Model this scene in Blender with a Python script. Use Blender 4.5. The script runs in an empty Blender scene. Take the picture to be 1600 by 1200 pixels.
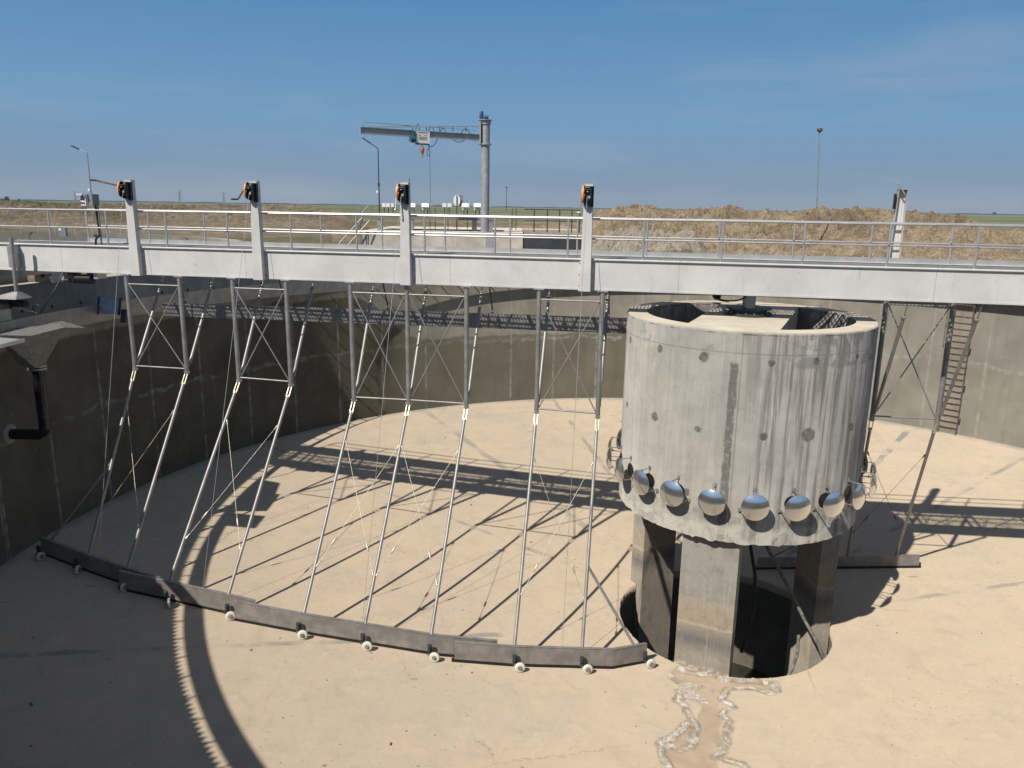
import bpy, math, random
from math import sin, cos, pi, radians, atan2, sqrt, hypot
from mathutils import Vector, Matrix, noise
random.seed(7)
V = Vector
sc = bpy.context.scene
# ------------------------------------------------------------------ camera
F, PITCH, ROLL = 1206.0, 0.2257, 0.0147
_r = V((1, 0, 0)); _f = V((0, cos(PITCH), -sin(PITCH))); _u = V((0, sin(PITCH), cos(PITCH)))
CR = cos(ROLL)*_r + sin(ROLL)*_u
CU = -sin(ROLL)*_r + cos(ROLL)*_u
cd = bpy.data.cameras.new('camera'); cam = bpy.data.objects.new('camera', cd)
sc.collection.objects.link(cam)
cam.matrix_world = Matrix(((CR.x, CU.x, -_f.x, 0), (CR.y, CU.y, -_f.y, 0), (CR.z, CU.z, -_f.z, 0), (0, 0, 0, 1)))
cd.sensor_width = 36; cd.lens = F/1600*36; cd.clip_start = 0.05; cd.clip_end = 30000
sc.camera = cam
# ------------------------------------------------------------------ sky, sun, exposure
SUN = V((0.608, 0.734, -1.0)).normalized()
w = bpy.data.worlds.new('World'); sc.world = w; w.use_nodes = True
nt = w.node_tree; nt.nodes.clear()
sky = nt.nodes.new('ShaderNodeTexSky'); sky.sky_type = 'NISHITA'; sky.sun_disc = False
sky.sun_elevation = math.asin(-SUN.z); sky.sun_rotation = atan2(-SUN.x, -SUN.y)
sky.altitude = 0; sky.air_density = 1.0; sky.dust_density = 0.0; sky.ozone_density = 4.0
hs = nt.nodes.new('ShaderNodeHueSaturation'); hs.inputs['Saturation'].default_value = 0.72
nt.links.new(sky.outputs[0], hs.inputs['Color'])
# thin cirrus: streaks of noise on the view direction
tc = nt.nodes.new('ShaderNodeTexCoord'); mp = nt.nodes.new('ShaderNodeMapping'); mp.inputs['Scale'].default_value = (1.3, 1.3, 9.0)
mp.inputs['Rotation'].default_value = (0.05, 0.06, 0.0)
ns = nt.nodes.new('ShaderNodeTexNoise'); ns.inputs['Scale'].default_value = 2.2; ns.inputs['Detail'].default_value = 7; ns.inputs['Distortion'].default_value = 0.5
rp = nt.nodes.new('ShaderNodeValToRGB'); rp.color_ramp.elements[0].position = 0.50; rp.color_ramp.elements[1].position = 0.85
rp.color_ramp.elements[1].color = (0.30, 0.30, 0.30, 1)
mx = nt.nodes.new('ShaderNodeMix'); mx.data_type = 'RGBA'; mx.inputs['B'].default_value = (5.2, 5.6, 6.2, 1)
nt.links.new(tc.outputs['Generated'], mp.inputs[0]); nt.links.new(mp.outputs[0], ns.inputs[0]); nt.links.new(ns.outputs[0], rp.inputs[0])
nt.links.new(rp.outputs[0], mx.inputs['Factor']); # dusty lower air: the clear sky goes over into a flat grey blue towards the horizon
sx = nt.nodes.new('ShaderNodeSeparateXYZ'); nt.links.new(tc.outputs['Generated'], sx.inputs[0])
hr = nt.nodes.new('ShaderNodeMapRange'); hr.interpolation_type = 'SMOOTHERSTEP'; hr.inputs[1].default_value = 0.24; hr.inputs[2].default_value = 0.55; hr.inputs[3].default_value = 0.97; hr.inputs[4].default_value = 0.0
nt.links.new(sx.outputs[2], hr.inputs[0])
hm = nt.nodes.new('ShaderNodeMix'); hm.data_type = 'RGBA'; 
cr_ = nt.nodes.new('ShaderNodeValToRGB'); nt.links.new(sx.outputs[2], cr_.inputs[0]); el = cr_.color_ramp.elements
el[0].position = 0.0; el[0].color = (0.215, 0.305, 0.415, 1); el[1].position = 0.26; el[1].color = (0.082, 0.26, 0.53, 1)
e2 = el.new(0.10); e2.color = (0.18, 0.365, 0.585, 1)
vm = nt.nodes.new('ShaderNodeVectorMath'); vm.operation = 'SCALE'; vm.inputs['Scale'].default_value = 10.0; nt.links.new(cr_.outputs[0], vm.inputs[0]); nt.links.new(vm.outputs[0], hm.inputs['B'])
nt.links.new(hr.outputs[0], hm.inputs['Factor']); nt.links.new(hs.outputs[0], hm.inputs['A'])
nt.links.new(hm.outputs['Result'], mx.inputs['A'])
bg = nt.nodes.new('ShaderNodeBackground'); bg.inputs['Strength'].default_value = 0.082
wo = nt.nodes.new('ShaderNodeOutputWorld')
nt.links.new(mx.outputs['Result'], bg.inputs[0]); nt.links.new(bg.outputs[0], wo.inputs[0])
sd = bpy.data.lights.new('sun', 'SUN'); sd.energy = 4.6; sd.angle = radians(0.53); sd.color = (1.0, 0.94, 0.85)
so = bpy.data.objects.new('sun', sd); sc.collection.objects.link(so)
so.rotation_euler = SUN.to_track_quat('-Z', 'Y').to_euler(); so.location = (-20, -25, 40)
sc.view_settings.view_transform = 'Standard'; sc.view_settings.look = 'None'
sc.view_settings.exposure = 0.12; sc.view_settings.gamma = 1.0
try: sc.view_settings.use_curve_mapping = False
except Exception: pass

# ------------------------------------------------------------------ key geometry of the place
YAW = 0.1954
U = V((cos(YAW), -sin(YAW), 0)); N = V((sin(YAW), cos(YAW), 0)); Z = V((0, 0, 1))
P0 = V((-14.2546, 24.1003, -1.3332))          # first rail post foot, top of the near girder
C = V((6.413, 20.988, 0))                     # tank centre
RW, ZB, SL = 21.18, -10.39, 1/12.0            # inner wall radius, floor at wall, floor slope
ZTOP, ZOUT, GZ = -3.68, -2.78, -2.95
def br(t, wv, dz): return P0 + U*t + N*wv + Z*dz
def floorz(x, y):
    r = hypot(x-C.x, y-C.y); return ZB - (RW-r)*SL
def pol(r, deg, z=0.0): return V((C.x + r*cos(radians(deg)), C.y + r*sin(radians(deg)), z))
def px(x, y, Y):                              # point seen at pixel x,y of the photograph at depth Y
    d = (x-800)/F*CR - (y-600)/F*CU + _f
    return d*(Y/d.y)

# ------------------------------------------------------------------ helpers
class MB:
    def __init__(s): s.v = []; s.f = []; s.sm = []
    def quad(s, a, b, c, d, sm=False):
        i = len(s.v); s.v += [V(a), V(b), V(c), V(d)]; s.f.append((i, i+1, i+2, i+3)); s.sm.append(sm)
    def hexa(s, p):                            # 8 points: bottom 4 ccw, top 4 ccw
        i = len(s.v); s.v += [V(q) for q in p]
        for f in ((3, 2, 1, 0), (4, 5, 6, 7), (0, 1, 5, 4), (1, 2, 6, 5), (2, 3, 7, 6), (3, 0, 4, 7)):
            s.f.append(tuple(i+k for k in f)); s.sm.append(False)
        return s
    def box(s, c, hx, hy, hz, X=V((1, 0, 0)), Y=V((0, 1, 0)), ZZ=None):
        ZZ = ZZ or X.cross(Y); c = V(c)
        s.hexa([c - X*hx - Y*hy - ZZ*hz, c + X*hx - Y*hy - ZZ*hz, c + X*hx + Y*hy - ZZ*hz, c - X*hx + Y*hy - ZZ*hz,
                c - X*hx - Y*hy + ZZ*hz, c + X*hx - Y*hy + ZZ*hz, c + X*hx + Y*hy + ZZ*hz, c - X*hx + Y*hy + ZZ*hz])
        return s
    def bbox(s, t0, t1, w0, w1, z0, z1):       # box in bridge coordinates
        s.hexa([br(t0, w0, z0), br(t1, w0, z0), br(t1, w1, z0), br(t0, w1, z0), br(t0, w0, z1), br(t1, w0, z1), br(t1, w1, z1), br(t0, w1, z1)])
        return s
    def wbox(s, x0, x1, y0, y1, z0, z1):
        s.hexa([(x0, y0, z0), (x1, y0, z0), (x1, y1, z0), (x0, y1, z0), (x0, y0, z1), (x1, y0, z1), (x1, y1, z1), (x0, y1, z1)]); return s
    def tube(s, pts, r, n=10, caps=True, closed=False):
        pts = [V(p) for p in pts]; k = len(pts); rr = r if isinstance(r, (list, tuple)) else [r]*k
        base = len(s.v); prev = None
        for j, p in enumerate(pts):
            if closed: d = pts[(j+1) % k] - pts[j-1]
            else: d = pts[min(j+1, k-1)] - pts[max(j-1, 0)]
            d.normalize()
            if prev is None:
                a = d.orthogonal().normalized()
            else:
                a = prev - d*prev.dot(d); a.normalize()
            prev = a; b = d.cross(a)
            for m in range(n):
                q = 2*pi*m/n; s.v.append(p + (a*cos(q) + b*sin(q))*rr[j])
        for j in range(k if closed else k-1):
            for m in range(n):
                s.f.append((base + j*n + m, base + j*n + (m+1) % n, base + ((j+1) % k)*n + (m+1) % n, base + ((j+1) % k)*n + m)); s.sm.append(True)
        if caps and not closed:
            s.f.append(tuple(base + m for m in reversed(range(n)))); s.sm.append(False)
            s.f.append(tuple(base + (k-1)*n + m for m in range(n))); s.sm.append(False)
        return s
    def lathe(s, prof, c, n=24, axis=Z, caps=True, sm=True):  # prof: (radius, height) list along axis
        axis = V(axis).normalized(); a = axis.orthogonal().normalized(); b = axis.cross(a); base = len(s.v); c = V(c)
        for r, h in prof:
            for m in range(n):
                q = 2*pi*m/n; s.v.append(c + axis*h + (a*cos(q) + b*sin(q))*r)
        for j in range(len(prof)-1):
            for m in range(n):
                s.f.append((base + j*n + m, base + j*n + (m+1) % n, base + (j+1)*n + (m+1) % n, base + (j+1)*n + m)); s.sm.append(sm)
        if caps:
            if prof[0][0] > 1e-4: s.f.append(tuple(base + m for m in reversed(range(n)))); s.sm.append(False)
            if prof[-1][0] > 1e-4: s.f.append(tuple(base + (len(prof)-1)*n + m for m in range(n))); s.sm.append(False)
        return s
    def ring(s, prof, c, n=360, a0=0, a1=360, smooth=True): # closed profile (r,z) swept round the vertical through c
        full = abs(a1-a0-360) < 1e-6; k = len(prof); base = len(s.v); cnt = n if full else n+1
        for m in range(cnt):
            q = radians(a0 + (a1-a0)*m/n)
            for r, z in prof: s.v.append(V((c[0] + r*cos(q), c[1] + r*sin(q), z)))
        for m in range(n):
            m2 = (m+1) % cnt
            for j in range(k):
                s.f.append((base + m*k + j, base + m2*k + j, base + m2*k + (j+1) % k, base + m*k + (j+1) % k)); s.sm.append(False)
        if not full:
            s.f.append(tuple(base + j for j in range(k))); s.sm.append(False)
            s.f.append(tuple(base + n*k + j for j in reversed(range(k)))); s.sm.append(False)
        return s
    def prism(s, poly, h0, h1, O, X, Y, W):   # polygon in X,Y extruded along W
        k = len(poly); base = len(s.v)
        for h in (h0, h1):
            for a, b in poly: s.v.append(V(O) + X*a + Y*b + W*h)
        s.f.append(tuple(base + j for j in reversed(range(k)))); s.sm.append(False)
        s.f.append(tuple(base + k + j for j in range(k))); s.sm.append(False)
        for j in range(k):
            s.f.append((base + j, base + (j+1) % k, base + k + (j+1) % k, base + k + j)); s.sm.append(False)
        return s
def tag(o, label=None, cat=None, group=None, kind=None):
    if label: o['label'] = label
    if cat: o['category'] = cat
    if group: o['group'] = group
    if kind: o['kind'] = kind
    return o
def wloc(o):
    p = V((0, 0, 0))
    while o: p = p + o.location; o = o.parent
    return p
def obj(name, mb, mat, parent=None, loc=None, fix=True, label=None):
    """link one mesh object; vertices are given in world space"""
    loc = V(loc) if loc is not None else (V((0, 0, 0)) if parent is None else wloc(parent))
    me = bpy.data.meshes.new(name)
    me.from_pydata([tuple(v - loc) for v in mb.v], [], mb.f); me.polygons.foreach_set('use_smooth', mb.sm)
    me.materials.append(mat); me.update()
    o = bpy.data.objects.new(name, me); sc.collection.objects.link(o)
    if fix:
        import bmesh
        bm = bmesh.new(); bm.from_mesh(me); bmesh.ops.recalc_face_normals(bm, faces=bm.faces)
        for e_ in bm.edges:
            if len(e_.link_faces) == 2 and e_.calc_face_angle(0) > 1.3: e_.smooth = False
        bm.to_mesh(me); bm.free()
    if parent is not None: o.parent = parent; o.location = loc - wloc(parent)
    else: o.location = loc
    if label: o['label'] = label
    return o
def thing(name, label, cat, loc, group=None):
    o = bpy.data.objects.new(name, None); sc.collection.objects.link(o); o.location = V(loc); o.empty_display_size = 0.2
    return tag(o, label, cat, group)
def copy_tree(o, parent=None):
    c = o.copy(); sc.collection.objects.link(c); c.parent = parent
    for ch in list(o.children): copy_tree(ch, c)
    return c

# ------------------------------------------------------------------ materials
class G:
    def __init__(s, name):
        s.m = bpy.data.materials.new(name); s.m.use_nodes = True; s.t = s.m.node_tree; s.t.nodes.clear()
        s.out = s.t.nodes.new('ShaderNodeOutputMaterial'); s.b = s.t.nodes.new('ShaderNodeBsdfPrincipled')
        s.t.links.new(s.b.outputs[0], s.out.inputs[0]); s.tc = s.t.nodes.new('ShaderNodeTexCoord')
        s.P = s.tc.outputs['Object']
    def set(s, sock, v):
        if hasattr(v, 'is_output') or hasattr(v, 'links'): s.t.links.new(v, sock)
        elif v is not None:
            if isinstance(v, tuple) and len(v) == 3 and sock.type == 'RGBA': v = (*v, 1)
            sock.default_value = v
    def math(s, op, a, b=None, c=None, clamp=False):
        n = s.t.nodes.new('ShaderNodeMath'); n.operation = op; n.use_clamp = clamp
        s.set(n.inputs[0], a)
        if b is not None: s.set(n.inputs[1], b)
        if c is not None: s.set(n.inputs[2], c)
        return n.outputs[0]
    def ramp(s, v, stops):
        n = s.t.nodes.new('ShaderNodeValToRGB'); s.set(n.inputs[0], v); e = n.color_ramp.elements
        while len(e) < len(stops): e.new(0.5)
        for k, (p, c) in enumerate(stops):
            e[k].position = p; e[k].color = (c, c, c, 1) if not isinstance(c, tuple) else (*c, 1)
        return n.outputs[0]
    def noise(s, scale, detail=4, rough=0.55, vec=None, dist=0.0, stretch=None):
        vec = vec if vec is not None else s.P
        if stretch:
            m = s.t.nodes.new('ShaderNodeMapping'); m.inputs['Scale'].default_value = stretch; s.t.links.new(vec, m.inputs[0]); vec = m.outputs[0]
        n = s.t.nodes.new('ShaderNodeTexNoise'); n.inputs['Scale'].default_value = scale; n.inputs['Detail'].default_value = detail
        n.inputs['Roughness'].default_value = rough; n.inputs['Distortion'].default_value = dist
        s.t.links.new(vec, n.inputs[0]); return n.outputs[0]
    def voro(s, scale, feature='F1', vec=None, rand=1.0):
        n = s.t.nodes.new('ShaderNodeTexVoronoi'); n.feature = feature; n.inputs['Scale'].default_value = scale; n.inputs['Randomness'].default_value = rand
        s.t.links.new(vec if vec is not None else s.P, n.inputs[0]); return n.outputs['Distance']
    def mix(s, f, a, b, mode='MIX'):
        n = s.t.nodes.new('ShaderNodeMix'); n.data_type = 'RGBA'; n.blend_type = mode
        s.set(n.inputs['Factor'], f); s.set(n.inputs['A'], a); s.set(n.inputs['B'], b); return n.outputs['Result']
    def sep(s, v=None):
        n = s.t.nodes.new('ShaderNodeSeparateXYZ'); s.t.links.new(v if v is not None else s.P, n.inputs[0]); return n.outputs
    def comb(s, x, y, z):
        n = s.t.nodes.new('ShaderNodeCombineXYZ'); s.set(n.inputs[0], x); s.set(n.inputs[1], y); s.set(n.inputs[2], z); return n.outputs[0]
    def mr(s, v, a, b, c=0.0, d=1.0, smooth=True):
        n = s.t.nodes.new('ShaderNodeMapRange'); n.interpolation_type = 'SMOOTHSTEP' if smooth else 'LINEAR'
        s.set(n.inputs[0], v); n.inputs[1].default_value = a; n.inputs[2].default_value = b; n.inputs[3].default_value = c; n.inputs[4].default_value = d
        return n.outputs[0]
    def attr(s, name):
        n = s.t.nodes.new('ShaderNodeAttribute'); n.attribute_name = name; return n.outputs
    def bump(s, h, strength=0.4, dist=0.02):
        n = s.t.nodes.new('ShaderNodeBump'); n.inputs['Strength'].default_value = strength; n.inputs['Distance'].default_value = dist
        s.t.links.new(h, n.inputs['Height']); s.t.links.new(n.outputs[0], s.b.inputs['Normal'])
    def fin(s, col, rough=0.85, metal=0.0, spec=0.3):
        if rough is not None and not hasattr(rough, 'links') and rough >= 0.85 and 'Diffuse Roughness' in s.b.inputs: s.b.inputs['Diffuse Roughness'].default_value = 0.8
        s.set(s.b.inputs['Base Color'], col); s.set(s.b.inputs['Roughness'], rough); s.set(s.b.inputs['Metallic'], metal)
        s.b.inputs['Specular IOR Level'].default_value = spec; return s.m
    def polar(s):                              # unrolled coordinates of an object centred on the tank: (arc length, height)
        x, y, z = s.sep()
        a = s.math('ARCTAN2', y, x); r = s.math('SQRT', s.math('ADD', s.math('MULTIPLY', x, x), s.math('MULTIPLY', y, y)))
        return a, r, z

def plain(name, col, rough=0.6, metal=0.0, var=0.15, scale=6.0, spec=0.4, bump=0.0):
    g = G(name); n = g.noise(scale, 5)
    d = tuple(c*(1-var) for c in col); l = tuple(min(1, c*(1+var)) for c in col)
    c = g.mix(g.mr(n, 0.3, 0.7), d, l)
    if bump: g.bump(g.noise(scale*6, 4), bump, 0.01)
    return g.fin(c, rough, metal, spec)

def m_metal(name, col, rough, metal, streak=0.25):
    g = G(name)
    n = g.noise(3.0, 6, 0.6); s2 = g.noise(14, 3, stretch=(1, 1, 0.08)); sp = g.voro(9.0)
    c = g.mix(g.mr(n, 0.35, 0.7), tuple(k*(1-streak) for k in col), col)
    c = g.mix(g.math('MULTIPLY', g.mr(s2, 0.58, 0.75), 0.35), c, tuple(k*0.55 for k in col))
    rr = g.math('ADD', rough-0.06, g.math('MULTIPLY', n, 0.14))
    return g.fin(c, rr, metal, 0.5)

def m_girder():
    g = G('brushed_girder_plate')
    x, y, z = g.sep()
    big = g.noise(0.9, 5, 0.6); fine = g.noise(16, 4, 0.6, stretch=(1, 1, 0.25)); str_ = g.noise(5.0, 4, 0.6, stretch=(1.0, 1.0, 0.05))
    c = g.mix(g.mr(big, 0.3, 0.72), (0.525, 0.51, 0.485), (0.62, 0.605, 0.575))
    c = g.mix(g.math('MULTIPLY', g.mr(fine, 0.5, 0.8), 0.30), c, (0.42, 0.42, 0.42))
    c = g.mix(g.math('MULTIPLY', g.mr(str_, 0.62, 0.74), 0.35), c, (0.30, 0.295, 0.29))
    sm = g.noise(1.6, 6, 0.7, dist=1.2)
    c = g.mix(g.math('MULTIPLY', g.mr(sm, 0.64, 0.72), 0.6), c, (0.22, 0.20, 0.18))
    sc_ = g.noise(1.1, 7, 0.75, stretch=(1, 1, 2.5), dist=0.6); c = g.mix(g.math('MULTIPLY', g.mr(sc_, 0.56, 0.70), 0.28), c, (0.40, 0.37, 0.34))
    dot = g.voro(2.3); c = g.mix(g.math('MULTIPLY', g.math('LESS_THAN', dot, 0.030), 0.7), c, (0.12, 0.11, 0.10))
    # faint weld seams every few metres
    seam = g.math('ABSOLUTE', g.math('SUBTRACT', g.math('FRACT', g.math('MULTIPLY', x, 1/6.1)), 0.5))
    c = g.mix(g.math('MULTIPLY', g.math('LESS_THAN', seam, 0.0016), 0.45), c, (0.20, 0.20, 0.20))
    return g.fin(c, 0.55, 0.0, 0.35)

def m_tankwall(name='stained_tank_wall', inner=True):
    g = G(name); a, r, z = g.polar()
    arc = g.math('MULTIPLY', a, 21.2); v = g.comb(arc, 0.0, z)
    n1 = g.noise(0.5, 6, 0.62, vec=v); n2 = g.noise(3.0, 5, 0.6, vec=v)
    st = g.noise(1.6, 5, 0.6, vec=v, stretch=(1.6, 1, 0.10)); st2 = g.noise(5.0, 4, 0.6, vec=v, stretch=(1.5, 1, 0.06))
    c = g.mix(g.mr(n1, 0.32, 0.7), (0.25, 0.225, 0.18), (0.36, 0.335, 0.275))
    if inner:
        # water line stain, wavy, darker and olive below on the left and far walls
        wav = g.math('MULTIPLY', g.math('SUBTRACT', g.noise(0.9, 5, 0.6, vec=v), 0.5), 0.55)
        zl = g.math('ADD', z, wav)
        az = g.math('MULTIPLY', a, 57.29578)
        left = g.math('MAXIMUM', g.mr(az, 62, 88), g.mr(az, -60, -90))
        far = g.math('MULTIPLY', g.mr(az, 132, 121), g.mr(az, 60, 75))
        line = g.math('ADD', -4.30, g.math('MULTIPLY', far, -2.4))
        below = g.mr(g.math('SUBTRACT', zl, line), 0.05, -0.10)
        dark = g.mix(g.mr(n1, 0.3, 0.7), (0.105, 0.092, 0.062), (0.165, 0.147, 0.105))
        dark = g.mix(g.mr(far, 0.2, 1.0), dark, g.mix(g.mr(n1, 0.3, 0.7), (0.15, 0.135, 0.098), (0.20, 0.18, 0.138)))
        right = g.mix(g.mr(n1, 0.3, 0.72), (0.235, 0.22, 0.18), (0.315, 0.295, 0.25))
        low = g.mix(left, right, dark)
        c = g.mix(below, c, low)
        # pale calcite band
        bl = g.math('ABSOLUTE', g.math('SUBTRACT', g.math('ADD', z, g.math('MULTIPLY', wav, 1.5)), g.math('ADD', -6.95, g.math('MULTIPLY', g.math('SUBTRACT', az, 90), 0.0))))
        pale = g.math('MULTIPLY', g.mr(bl, 0.13, 0.05), g.mr(n2, 0.40, 0.6))
        pale = g.math('MULTIPLY', pale, g.math('ADD', 0.25, g.math('MULTIPLY', g.mr(g.noise(0.25, 2, vec=v), 0.4, 0.6), 0.6)))
        c = g.mix(g.math('MULTIPLY', pale, 0.75), c, (0.40, 0.385, 0.34))
        # vertical leached panel joints
        f = g.math('ABSOLUTE', g.math('SUBTRACT', g.math('FRACT', g.math('ADD', g.math('MULTIPLY', arc, 1/2.42), g.math('MULTIPLY', n2, 0.02))), 0.5))
        jn = g.math('MULTIPLY', g.mr(f, 0.035, 0.004), g.mr(g.noise(2.2, 5, 0.7, vec=v, stretch=(0.3, 1, 1)), 0.36, 0.62))
        c = g.mix(g.math('MULTIPLY', jn, 0.6), c, (0.42, 0.40, 0.34))
    c = g.mix(g.math('MULTIPLY', g.mr(st, 0.5, 0.72), 0.35), c, g.mix(0.5, c, (0.05, 0.045, 0.035)))
    c = g.mix(g.math('MULTIPLY', g.mr(st2, 0.6, 0.75), 0.22), c, (0.40, 0.38, 0.32))
    sp = g.voro(1.4, vec=v)
    c = g.mix(g.math('MULTIPLY', g.math('LESS_THAN', sp, 0.035), 0.5), c, (0.5, 0.48, 0.42))
    g.bump(g.math('ADD', n2, g.noise(25, 4, vec=v)), 0.35, 0.02)
    return g.fin(c, 0.9, 0, 0.15)

def m_outerwall():
    g = G('cast_channel_wall'); a, r, z = g.polar()
    arc = g.math('MULTIPLY', a, 23.1); v = g.comb(arc, 0.0, z)
    n1 = g.noise(0.7, 6, 0.6, vec=v); st = g.noise(2.5, 5, 0.6, vec=v, stretch=(1.5, 1, 0.1))
    c = g.mix(g.mr(n1, 0.3, 0.7), (0.25, 0.24, 0.215), (0.36, 0.345, 0.31))
    c = g.mix(g.math('MULTIPLY', g.mr(st, 0.5, 0.75), 0.35), c, (0.15, 0.14, 0.12))
    # tie holes on a grid
    fx = g.math('SUBTRACT', g.math('FRACT', g.math('MULTIPLY', arc, 1/1.25)), 0.5)
    fz = g.math('SUBTRACT', g.math('FRACT', g.math('MULTIPLY', g.math('ADD', z, 3.05), 1/1.1)), 0.5)
    d = g.math('SQRT', g.math('ADD', g.math('POWER', g.math('MULTIPLY', fx, 1.25), 2.0), g.math('POWER', g.math('MULTIPLY', fz, 1.1), 2.0)))
    c = g.mix(g.mr(d, 0.075, 0.05), c, (0.06, 0.06, 0.06))
    jf = g.math('ABSOLUTE', g.math('SUBTRACT', g.math('FRACT', g.math('MULTIPLY', arc, 1/2.5)), 0.5))
    c = g.mix(g.math('MULTIPLY', g.mr(jf, 0.010, 0.003), 0.5), c, (0.12, 0.115, 0.10))
    g.bump(g.noise(25, 4, vec=v), 0.3, 0.015)
    return g.fin(c, 0.9, 0, 0.15)

def m_concrete(name, a, b, dark, ztint=None):
    g = G(name)
    n1 = g.noise(0.8, 6, 0.6); n2 = g.noise(6, 5, 0.65); st = g.noise(4, 4, 0.6, stretch=(1, 1, 0.08))
    c = g.mix(g.mr(n1, 0.3, 0.7), a, b)
    c = g.mix(g.math('MULTIPLY', g.mr(n2, 0.55, 0.75), 0.35), c, dark)
    c = g.mix(g.math('MULTIPLY', g.mr(st, 0.56, 0.74), 0.3), c, dark)
    g.bump(g.math('ADD', n2, g.noise(30, 4)), 0.35, 0.015)
    return g.fin(c, 0.9, 0, 0.15)

def m_feedwell():
    g = G('weathered_feedwell_concrete'); a, r, z = g.polar()
    arc = g.math('MULTIPLY', a, 3.26); v = g.comb(arc, 0.0, z)
    az = g.math('MULTIPLY', a, 57.29578)
    n1 = g.noise(0.8, 6, 0.62, vec=v); n2 = g.noise(7, 5, 0.65, vec=v)
    st = g.noise(1.0, 6, 0.65, vec=v, stretch=(5.0, 1, 0.22)); st2 = g.noise(1.0, 6, 0.75, vec=v, stretch=(13, 1, 0.5))
    c = g.mix(g.mr(n1, 0.3, 0.7), (0.36, 0.34, 0.30), (0.455, 0.435, 0.385))
    # right half greyer with dark runs; left half pale
    rt = g.math('MULTIPLY', g.mr(az, -112, -90), 0.85)
    c = g.mix(g.math('MULTIPLY', rt, 0.8), c, g.mix(g.mr(n1, 0.3, 0.7), (0.36, 0.35, 0.325), (0.46, 0.445, 0.41)))
    runs = g.math('MULTIPLY', g.mr(st, 0.43, 0.60), g.math('ADD', 0.16, g.math('MULTIPLY', rt, 0.78)))
    c = g.mix(runs, c, (0.15, 0.142, 0.125))
    c = g.mix(g.math('MULTIPLY', g.mr(st2, 0.54, 0.70), g.math('ADD', 0.35, g.math('MULTIPLY', rt, 0.55))), c, (0.60, 0.58, 0.52))
    # the wet dark run left of the middle
    wob = g.math('MULTIPLY', g.math('SUBTRACT', g.noise(2.5, 5, 0.7, vec=v), 0.5), 3.0)
    run_az = g.math('ADD', az, wob)
    dz = g.math('ABSOLUTE', g.math('ADD', run_az, 110.7))
    m = g.math('MULTIPLY', g.mr(dz, 2.0, 1.3), g.mr(z, -3.45, -3.60))
    m = g.math('MULTIPLY', m, g.mr(n2, 0.32, 0.50, 0.35, 1.0))
    c = g.mix(g.math('MULTIPLY', m, 0.8), c, (0.12, 0.113, 0.10))
    dz2 = g.math('ABSOLUTE', g.math('ADD', az, 107.9))
    c = g.mix(g.math('MULTIPLY', g.mr(dz2, 0.35, 0.1), 0.55), c, (0.16, 0.15, 0.13))
    mo = g.noise(2.2, 7, 0.75, vec=v, dist=0.8); c = g.mix(g.math('MULTIPLY', g.mr(mo, 0.50, 0.68), 0.35), c, (0.25, 0.235, 0.205)); c = g.mix(g.math('MULTIPLY', g.mr(g.noise(1.4, 6, 0.7, vec=v, stretch=(3, 1, 0.8)), 0.56, 0.70), 0.35), c, (0.52, 0.50, 0.45))
    # upper lift line and patchy band under the rim
    lift = g.math('ABSOLUTE', g.math('ADD', g.math('ADD', z, 3.29), g.math('MULTIPLY', g.math('SUBTRACT', n2, 0.5), 0.05)))
    c = g.mix(g.math('MULTIPLY', g.mr(lift, 0.022, 0.006), 0.5), c, (0.18, 0.17, 0.15))
    pt = g.math('MULTIPLY', g.mr(g.noise(1.5, 5, 0.65, vec=v, dist=0.8), 0.47, 0.52), g.math('MULTIPLY', g.mr(z, -3.66, -3.56), g.mr(az, -92, -80)))
    c = g.mix(g.math('MULTIPLY', pt, 0.7), c, (0.20, 0.195, 0.18))
    pt2 = g.math('MULTIPLY', g.mr(g.noise(1.7, 4, 0.6, vec=v), 0.60, 0.63), g.mr(z, -3.66, -3.4))
    c = g.mix(g.math('MULTIPLY', pt2, 0.5), c, (0.24, 0.235, 0.225))
    # tie holes: two rows of plugs
    row = None
    for aa, z_, rd in ((-172.9, -3.46, .10), (-146, -3.43, .10), (-123.5, -3.46, .13), (-96.2, -3.48, .09), (-77.3, -3.43, .10), (-53.8, -3.40, .07), (-172.9, -5.26, .09), (-146.7, -5.22, .13),
                       (-124.1, -5.26, .09), (-96.6, -5.27, .10), (-77.3, -5.24, .19), (-52.2, -5.19, .12), (-127.4, -6.95, .10)):
        d = g.math('SQRT', g.math('ADD', g.math('POWER', g.math('MULTIPLY', g.math('SUBTRACT', az, aa), 0.0569), 2.0), g.math('POWER', g.math('SUBTRACT', z, z_), 2.0)))
        d = g.math('ADD', d, g.math('MULTIPLY', g.math('SUBTRACT', n2, 0.5), 0.12))
        k = g.mr(d, rd*1.1, rd*0.75); row = k if row is None else g.math('MAXIMUM', row, k)
    c = g.mix(g.math('MULTIPLY', row, 0.85), c, g.mix(g.mr(n2, 0.4, 0.6), (0.08, 0.078, 0.07), (0.17, 0.165, 0.15)))
    # mottled grime along the bottom
    lo = g.math('MULTIPLY', g.mr(z, -6.9, -7.4), g.mr(g.noise(2.2, 6, 0.7, vec=v), 0.42, 0.62))
    c = g.mix(g.math('MULTIPLY', lo, 0.4), c, (0.26, 0.25, 0.225))
    sp = g.voro(11, vec=v); c = g.mix(g.math('MULTIPLY', g.math('LESS_THAN', sp, 0.10), 0.45), c, (0.20, 0.19, 0.17))
    ft = g.math('MULTIPLY', g.mr(z, -7.55, -7.75), g.mr(g.noise(1.6, 7, 0.75, vec=v, dist=0.8), 0.44, 0.54)); c = g.mix(g.math('MULTIPLY', ft, 0.6), c, (0.54, 0.51, 0.44))
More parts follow.
